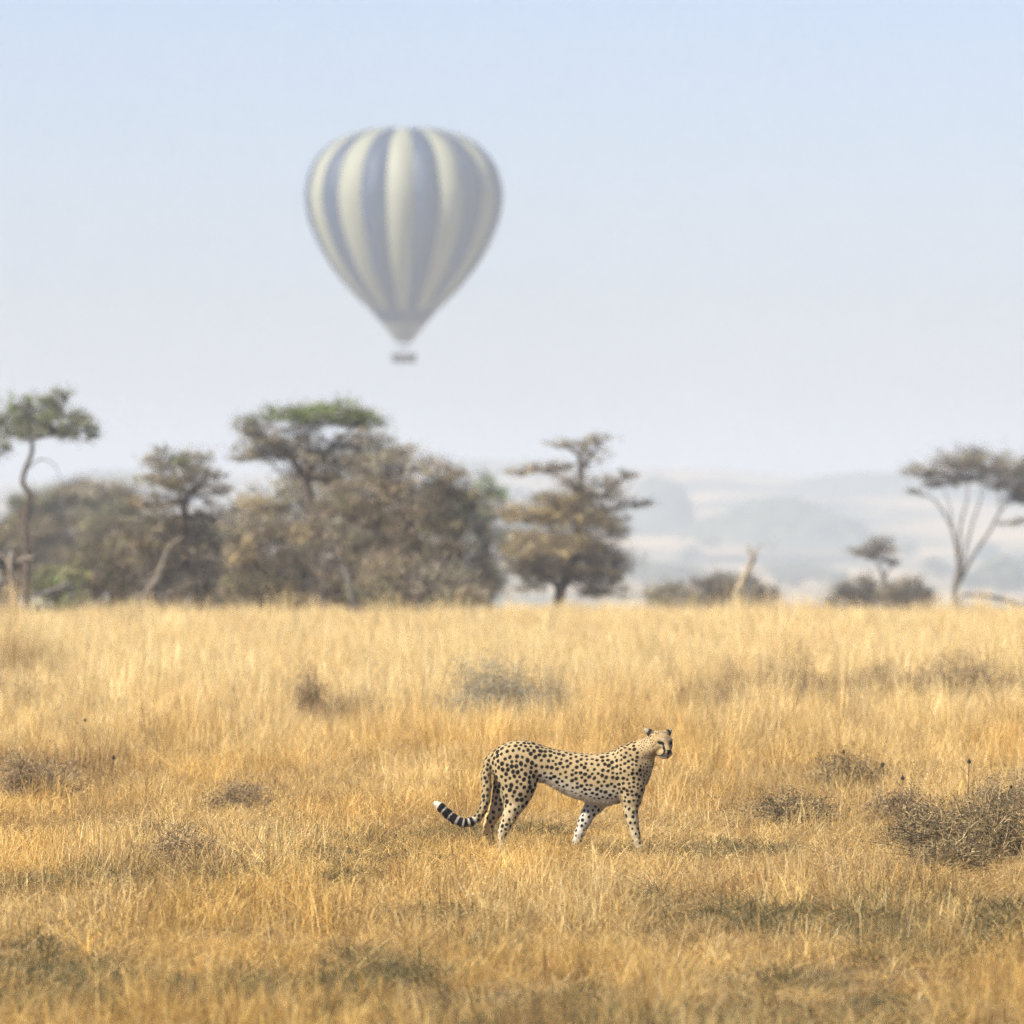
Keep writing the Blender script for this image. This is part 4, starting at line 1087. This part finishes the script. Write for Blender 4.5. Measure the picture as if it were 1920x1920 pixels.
make_shrub('shrub', 'low brown shrub behind the cheetah\'s head', 'shrub', 1340, 98, 1.3, .42, 'dry', 34, 1500, (.05, .014))
make_shrub('shrub', 'dark grey-brown bush at the left edge', 'shrub', 75, 70.5, .95, .46, 'dry', 60, 3600, (.045, .010))
make_shrub('weed_clump', 'brown-grey dry weeds left of the cheetah\'s tail', 'weeds', 450, 68.5, .62, .26, 'dry', 34, 1500, (.045, .009))
make_shrub('weed_clump', 'reddish brown weeds at lower left', 'weeds', 335, 58.2, .62, .27, 'dry', 34, 1500, (.045, .010))
make_shrub('weed_clump', 'brown weed strip in tall grass midway between cheetah\'s head and right edge', 'weeds', 1530, 102, 1.4, .46, 'dry', 40, 1800, (.05, .012))
make_shrub('weed_clump', 'brown weeds in the tall grass at the far left edge', 'weeds', 25, 100, .8, .6, 'dry', 28, 1200, (.05, .012))

def make_stalk(label, px, D, h, lean):
    x = (px - 960) / F_PX * D; z = float(gz(x, D))
    root = empty('dry_weed', (x, D, z))
    mb = MB(); s = spline([(x, D, z - .02), (x + lean * .3, D, z + h * .5), (x + lean, D + .02, z + h)], 9)
    tube(mb, s, np.linspace(.0045, .003, 9), (.09, .07, .05), 4)
    for q in (4, 6):
        e = s[q] + np.array([rng.choice([-1, 1]) * .07, rng.normal() * .04, .07]); tube(mb, [s[q], e], [.003, .002], (.09, .07, .05), 3)
    mb.obj('stem', M_BARK, root)
    hb = MB()
    tube(hb, [s[-1] - np.array([0, 0, .012]), s[-1], s[-1] + np.array([0, 0, .012]), s[-1] + np.array([0, 0, .03])], [.004, .016, .015, .004], (.035, .03, .025), 7)
    hb.obj('seed_head', M_BARK, root)
    tag(root, label, 'weed', 'dark-headed weeds in the grass')
make_stalk('dry weed with dark seed head in golden grass near the left edge', 157, 84, .34, .01)
make_stalk('dark-headed dry weed just above the dark bush at the left edge', 208, 71.5, .36, .02)
make_stalk('dry dark-headed weed right of the rounded dark brown bush', 1660, 70, .34, -.02)
make_stalk('tall dark-headed weed between rounded dark brown bush and right edge', 1815, 68, .42, .01)
make_stalk('small dark-headed weed below and right of the rounded dark brown bush', 1688, 69, .26, .02)

# ------------------------------------------------------------------ grass: tufts of real blades, placed by geometry nodes
STRAW = np.array([(0.62, 0.46, 0.20), (0.73, 0.58, 0.30), (0.54, 0.36, 0.13), (0.68, 0.56, 0.33), (0.42, 0.26, 0.095), (0.84, 0.73, 0.50), (0.24, 0.165, 0.085)])
def tuft_mesh(kind, seed):
    r = np.random.default_rng(seed)
    mb = MB()
    nb = {'fine': 30, 'bent': 24, 'tall': 24, 'litter': 26, 'green': 26}[kind]
    for k in range(nb):
        a = r.uniform(0, 6.283); rr = r.uniform(0, 1) ** .6 * .13
        b = np.array([rr * math.cos(a), rr * math.sin(a), 0.0])
        if kind == 'fine':   h = r.uniform(.45, 1.1); lean = .22; wd = .0032
        elif kind == 'bent': h = r.uniform(.4, .95); lean = .7; wd = .0036
        elif kind == 'tall': h = r.uniform(.65, 1.15); lean = .14; wd = .0042
        elif kind == 'green': h = r.uniform(.2, .55); lean = .5; wd = .0060
        else: h = r.uniform(.12, .4); lean = 1.0; wd = .0042
        h *= 1.0
        la = r.uniform(0, 6.283); ld = np.array([math.cos(la), math.sin(la), 0]) * lean * abs(r.normal()) * .45 * (.4 + h)
        curve = r.uniform(.3, 1.3)
        ts = np.array([0, .35, .7, 1.0])
        pts = b + ld * (ts ** (1 + curve))[:, None] + np.array([0, 0, 1.0]) * (ts * h)[:, None]
        if kind == 'bent' and r.random() < .5:
            pts[3, 2] = pts[2, 2] + .02; pts[3, :2] += ld[:2] * .6
        wa = r.uniform(0, 3.14); side = np.array([math.cos(wa), math.sin(wa), 0])
        ws = np.array([wd * .8, wd, wd * .8, wd * .25]) * r.uniform(.7, 1.35)
        V = np.concatenate([pts - side * ws[:, None] / 2, pts + side * ws[:, None] / 2])
        if kind == 'green':
            c = np.array([(0.15, 0.135, 0.055), (0.20, 0.17, 0.075), (0.10, 0.095, 0.04), (.28, .21, .11)])[r.integers(0, 4)]
        else:
            c = STRAW[r.choice(7, p=[.20, .20, .17, .14, .12, .08, .09])]
        c = c * r.uniform(.8, 1.15)
        mb.add(V, c, Q=[(0, 4, 5, 1), (1, 5, 6, 2), (2, 6, 7, 3)])
        if kind in ('tall', 'fine', 'bent') and r.random() < (.55 if kind == 'tall' else .18):
            # feathery seed head
            top = pts[3]; dr = ld / (np.linalg.norm(ld) + 1e-6)
            hc = np.array([.78, .62, .36]) * r.uniform(.75, 1.1)
            for q in range(4):
                c0 = top + np.array([0, 0, -.05 * q - .0]) + r.normal(size=3) * .006
                c1 = c0 + dr * r.uniform(.012, .035) + np.array([r.normal() * .008, r.normal() * .008, r.uniform(-.02, .035)])
                sd = np.cross(c1 - c0, r.normal(size=3)); sd = sd / (np.linalg.norm(sd) + 1e-9) * .0035
                mid = (c0 + c1) / 2
                mb.add([c0, mid + sd, c1, mid - sd], hc, Q=[(0, 1, 2, 3)])
    return mb.mesh('grass_tuft', M_GRASS)

tufts = bpy.data.collections.new('grass_tufts')
KINDS = [('fine', 6), ('bent', 5), ('tall', 6), ('litter', 4), ('green', 3)]
KI = {}; c_ = 0
for kd, nn in KINDS:
    KI[kd] = (c_, nn)
    for q in range(nn):
        o = bpy.data.objects.new('grass_tuft_%02d' % c_, tuft_mesh(kd, 100 + c_)); tufts.objects.link(o); c_ += 1

def scatter():
    r = np.random.default_rng(5)
    P_, S_, I_, T_ = [], [], [], []
    def rows(y0, y1, dens):
        # uniform per area inside the widening field of view plus a margin
        area = .06 * 1.0 * (y1 ** 2 - y0 ** 2) + 2 * 2.6 * (y1 - y0)
        n = int(area * dens * 1.0)
        y = np.sqrt(r.uniform(y0 ** 2, y1 ** 2, n * 2))
        hw = .061 * y + 2.6
        x = r.uniform(-1, 1, n * 2) * (.061 * y1 + 2.6)
        k = np.abs(x) < hw
        return x[k][:n], y[k][:n]
    def put(x, y, h, kindsel, tint, wide=1.0):
        n = len(x)
        P_.append(np.stack([x, y, gz(x, y) - .005], -1))
        S_.append(np.stack([np.full(n, 1.0) * wide, np.full(n, 1.0) * wide, h], -1))
        idx = np.zeros(n, int)
        for q, kd in enumerate(kindsel[0]):
            m = kindsel[1] == q
            a, c = KI[kd]; idx[m] = a + r.integers(0, c, m.sum())
        I_.append(idx); T_.append(tint)
    def near_cat(x, y):
        # the shorter, trodden grass the cat stands in
        return sstep(53.6, 55.5, y) * (1 - sstep(60.6, 62.5, y)) * (1 - sstep(1.3, 1.9, np.abs(x - .35)))
    # worn spots with low green growth, as (x, distance, half width, half depth)
    def spot(px, py, hw, hh):
        D = CAM_H * F_PX / (py - 941.0)
        return ((px - 960) / F_PX * D, D, hw / F_PX * D, CAM_H * F_PX / (py - hh - 941.0) - D)
    WORN = [spot(*q) for q in [(1400, 1740, 190, 34), (1600, 1762, 130, 26), (1210, 1702, 70, 16), (150, 1850, 190, 34), (430, 1868, 150, 36), (700, 1835, 130, 40), (800, 1732, 130, 14), (960, 1746, 60, 12), (1060, 1722, 60, 10),
                               (60, 1905, 200, 30), (1450, 1860, 120, 22), (1080, 1890, 120, 20), (60, 1790, 70, 16), (1680, 1895, 140, 20), (860, 1892, 90, 18), (550, 1590, 90, 8), (1420, 1552, 120, 9), (930, 1572, 160, 10), (1010, 1545, 120, 8)]]
    def worn(x, y):
        w = np.zeros(len(x))
        wob = .5 * (fbm(x * 2.3 + 5, y * .9 + 1) - .5) * 2
        for (cx, cy, rx, ry) in WORN:
            w = np.maximum(w, 1 - sstep(.6, 1.4, np.sqrt(((x - cx) / rx) ** 2 + ((y - cy) / ry) ** 2) + wob))
        return w
    BROWN = [spot(*q) for q in [(1560, 1325, 340, 22), (1330, 1352, 110, 12), (630, 1358, 130, 12), (80, 1480, 170, 34), (1830, 1580, 210, 46), (1480, 1535, 140, 22), (450, 1490, 110, 18), (330, 1625, 120, 28), (1590, 1475, 100, 24),
                                (40, 1290, 110, 18), (960, 1360, 170, 12), (1830, 1325, 170, 20), (180, 1560, 120, 16), (1130, 1560, 120, 14), (760, 1600, 90, 12), (1750, 1680, 140, 16), (1330, 1500, 80, 12), (250, 1720, 140, 20), (1240, 1790, 160, 16)]]
    def browns(x, y):
        w = np.zeros(len(x))
        wob = 1.1 * (fbm(x * 2.0 + 55, y * .8 + 8) - .5)
        for (cx, cy, rx, ry) in BROWN:
            w = np.maximum(w, 1 - sstep(.3, 1.15, np.sqrt(((x - cx) / rx) ** 2 + ((y - cy) / ry) ** 2) + wob))
        return w
    def by_bush(x, y):
        w = np.zeros(len(x))
        for (cx, cy, hw) in BUSHES:
            w = np.maximum(w, (1 - sstep(hw * .7, hw * 1.15, np.abs(x - cx))) * sstep(cy - 6.0, cy - 3.2, y) * (1 - sstep(cy + .1, cy + .5, y)))
        return w
    # main grass
    for y0, y1, dens in [(36, 64, 34), (64, 92, 24), (92, 130, 11), (130, 174, 8), (174, 225, 4)]:
        x, y = rows(y0, y1, dens)
        n = len(x)
        patch = fbm(x * .55 + 9, y * .22 + 2)            # height and kind patches
        patch2 = fbm(x * .8 + 31, y * .12 + 7)
        h = .10 + .11 * sstep(.35, .65, patch) + .07 * sstep(62, 72, y) + .05 * sstep(72, 84, y) + .05 * (1 - sstep(46, 52, y)) * patch
        h = h + .17 * sstep(84, 100, y) * (.75 + .5 * patch) - .03 * sstep(120, 150, y)
        h = h + .20 * sstep(.52, .75, fbm(x * .9 + 50, y * .3)) * sstep(140, 150, y)
        h = h * (1 - .20 * sstep(115, 145, y))
        wn_ = worn(x, y)
        h *= (1 - .27 * near_cat(x, y)) * (1 - .55 * wn_) * (1 - .20 * by_bush(x, y))
        h *= r.uniform(.7, 1.3, n) * (.68 + .64 * sstep(.3, .7, fbm(x * 3.1 + 13, y * 1.6 + 3)))
        h = np.where((r.uniform(size=n) < .035) & (y < 130), h * 1.6, h)
        h = np.where((r.uniform(size=n) < .06) & (y > 145), h * 1.5, h)
        thin = sstep(.56, .70, fbm(x * .7 + 3, y * .35 + 11)) * (1 - sstep(84, 95, y))      # sparse spots
        fg = 1 - sstep(45, 52, y)
        keep = r.uniform(0, 1, n) > np.clip(.70 * thin + .10 * fg + .82 * wn_, 0, .95)
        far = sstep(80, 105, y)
        pk = r.uniform(0, 1, n)
        kind = np.where(pk < .46 + .1 * far, 0, np.where(pk < .72 - .1 * far, 1, np.where(pk < .80 + .18 * far, 2, 3)))
        warm = sstep(.38, .64, patch2)[:, None]
        near_t = np.array([1.06, .98, .76]) * (1 - warm) + np.array([1.07, .91, .55]) * warm
        grey = sstep(.52, .68, fbm(x * .9 + 71, y * .3 + 23))[:, None] * (1 - far[:, None])
        near_t = near_t * (1 - .45 * grey) + np.array([.52, .43, .34]) * .45 * grey
        far_t = np.array([1.20, 1.20, 1.08]) * (1 - .2 * warm) + np.array([1.1, .9, .66]) * .2 * warm  # far grass tinted brighter, painting in its sunlit tops and the haze
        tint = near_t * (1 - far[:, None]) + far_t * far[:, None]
        bz_ = browns(x, y) * (r.uniform(0, 1, n) < .62)
        tint = tint * (1 - bz_[:, None]) + np.array([.36, .29, .21]) * bz_[:, None]
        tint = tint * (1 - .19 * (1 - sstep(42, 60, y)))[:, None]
        odd = r.uniform(0, 1, (n, 1))
        tint = tint * np.exp(r.normal(size=(n, 1)) * .20) * np.where(odd < .11, np.array([.48, .41, .36]), np.where(odd > .93, 1.25, 1.0)) ** (1 - .75 * far[:, None])
        k = keep
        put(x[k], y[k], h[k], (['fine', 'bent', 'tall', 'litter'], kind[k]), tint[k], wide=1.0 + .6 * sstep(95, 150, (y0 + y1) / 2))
    # matted litter and low green growth nearer the camera
    x, y = rows(36, 80, 16)
    put(x, y, .28 * np.ones(len(x)), (['litter'], np.zeros(len(x), int)), np.array([.98, .88, .68]) * r.uniform(.55, 1.1, (len(x), 1)))
    x, y = rows(36, 64, 30)
    g = np.maximum(worn(x, y) * r.uniform(.6, 1.2, len(x)), .8 * (fbm(x * .8 + 3, y * .30 + 40) > .62 - .10 * (1 - sstep(42, 47, y))))
    k = g > .55
    put(x[k], y[k], .20 * r.uniform(.5, 1.5, k.sum()), (['green'], np.zeros(k.sum(), int)), np.array([.82, .84, .74]) * r.uniform(.55, 1.15, (k.sum(), 1)))
    return np.concatenate(P_), np.concatenate(S_), np.concatenate(I_), np.concatenate(T_)

def build_grass():
    pos, scl, idx, tint = scatter()
    n = len(pos)
    r = np.random.default_rng(9)
    me = bpy.data.meshes.new('grass')
    me.vertices.add(n); me.vertices.foreach_set('co', pos.astype(np.float32).ravel())
    a = me.attributes.new('rot', 'FLOAT_VECTOR', 'POINT')
    rot = np.stack([r.normal(size=n) * .07, r.normal(size=n) * .07 + .05, r.uniform(0, 6.283, n)], -1)
    a.data.foreach_set('vector', rot.astype(np.float32).ravel())
    a = me.attributes.new('scl', 'FLOAT_VECTOR', 'POINT'); a.data.foreach_set('vector', scl.astype(np.float32).ravel())
    a = me.attributes.new('idx', 'INT', 'POINT'); a.data.foreach_set('value', idx.astype(np.int32))
    a = me.attributes.new('tint', 'FLOAT_COLOR', 'POINT')
    c = np.ones((n, 4), dtype=np.float32); c[:, :3] = tint; a.data.foreach_set('color', c.ravel())
    me.materials.append(M_GRASS)
    o = link(bpy.data.objects.new('grass', me))
    ng = bpy.data.node_groups.new('place_tufts', 'GeometryNodeTree')
    ng.interface.new_socket('Geometry', in_out='INPUT', socket_type='NodeSocketGeometry')
    ng.interface.new_socket('Geometry', in_out='OUTPUT', socket_type='NodeSocketGeometry')
    gi = ng.nodes.new('NodeGroupInput'); go = ng.nodes.new('NodeGroupOutput')
    mp = ng.nodes.new('GeometryNodeMeshToPoints')
    ip = ng.nodes.new('GeometryNodeInstanceOnPoints'); ip.inputs['Pick Instance'].default_value = True
    ci = ng.nodes.new('GeometryNodeCollectionInfo'); ci.inputs['Collection'].default_value = tufts
    ci.inputs['Separate Children'].default_value = True; ci.inputs['Reset Children'].default_value = True
    def attr(name, typ):
        k = ng.nodes.new('GeometryNodeInputNamedAttribute'); k.data_type = typ; k.inputs['Name'].default_value = name
        return k.outputs['Attribute']
    L = ng.links.new
    L(gi.outputs[0], mp.inputs['Mesh']); L(mp.outputs[0], ip.inputs['Points']); L(ci.outputs[0], ip.inputs['Instance'])
    L(attr('idx', 'INT'), ip.inputs['Instance Index'])
    er = ng.nodes.new('FunctionNodeEulerToRotation'); L(attr('rot', 'FLOAT_VECTOR'), er.inputs[0]); L(er.outputs[0], ip.inputs['Rotation'])
    L(attr('scl', 'FLOAT_VECTOR'), ip.inputs['Scale'])
    L(ip.outputs[0], go.inputs[0])
    md = o.modifiers.new('tufts', 'NODES'); md.node_group = ng
    tag(o, 'dry golden savanna grass covering the plain', 'grass', kind='stuff')
    print('tufts placed', n)
build_grass()
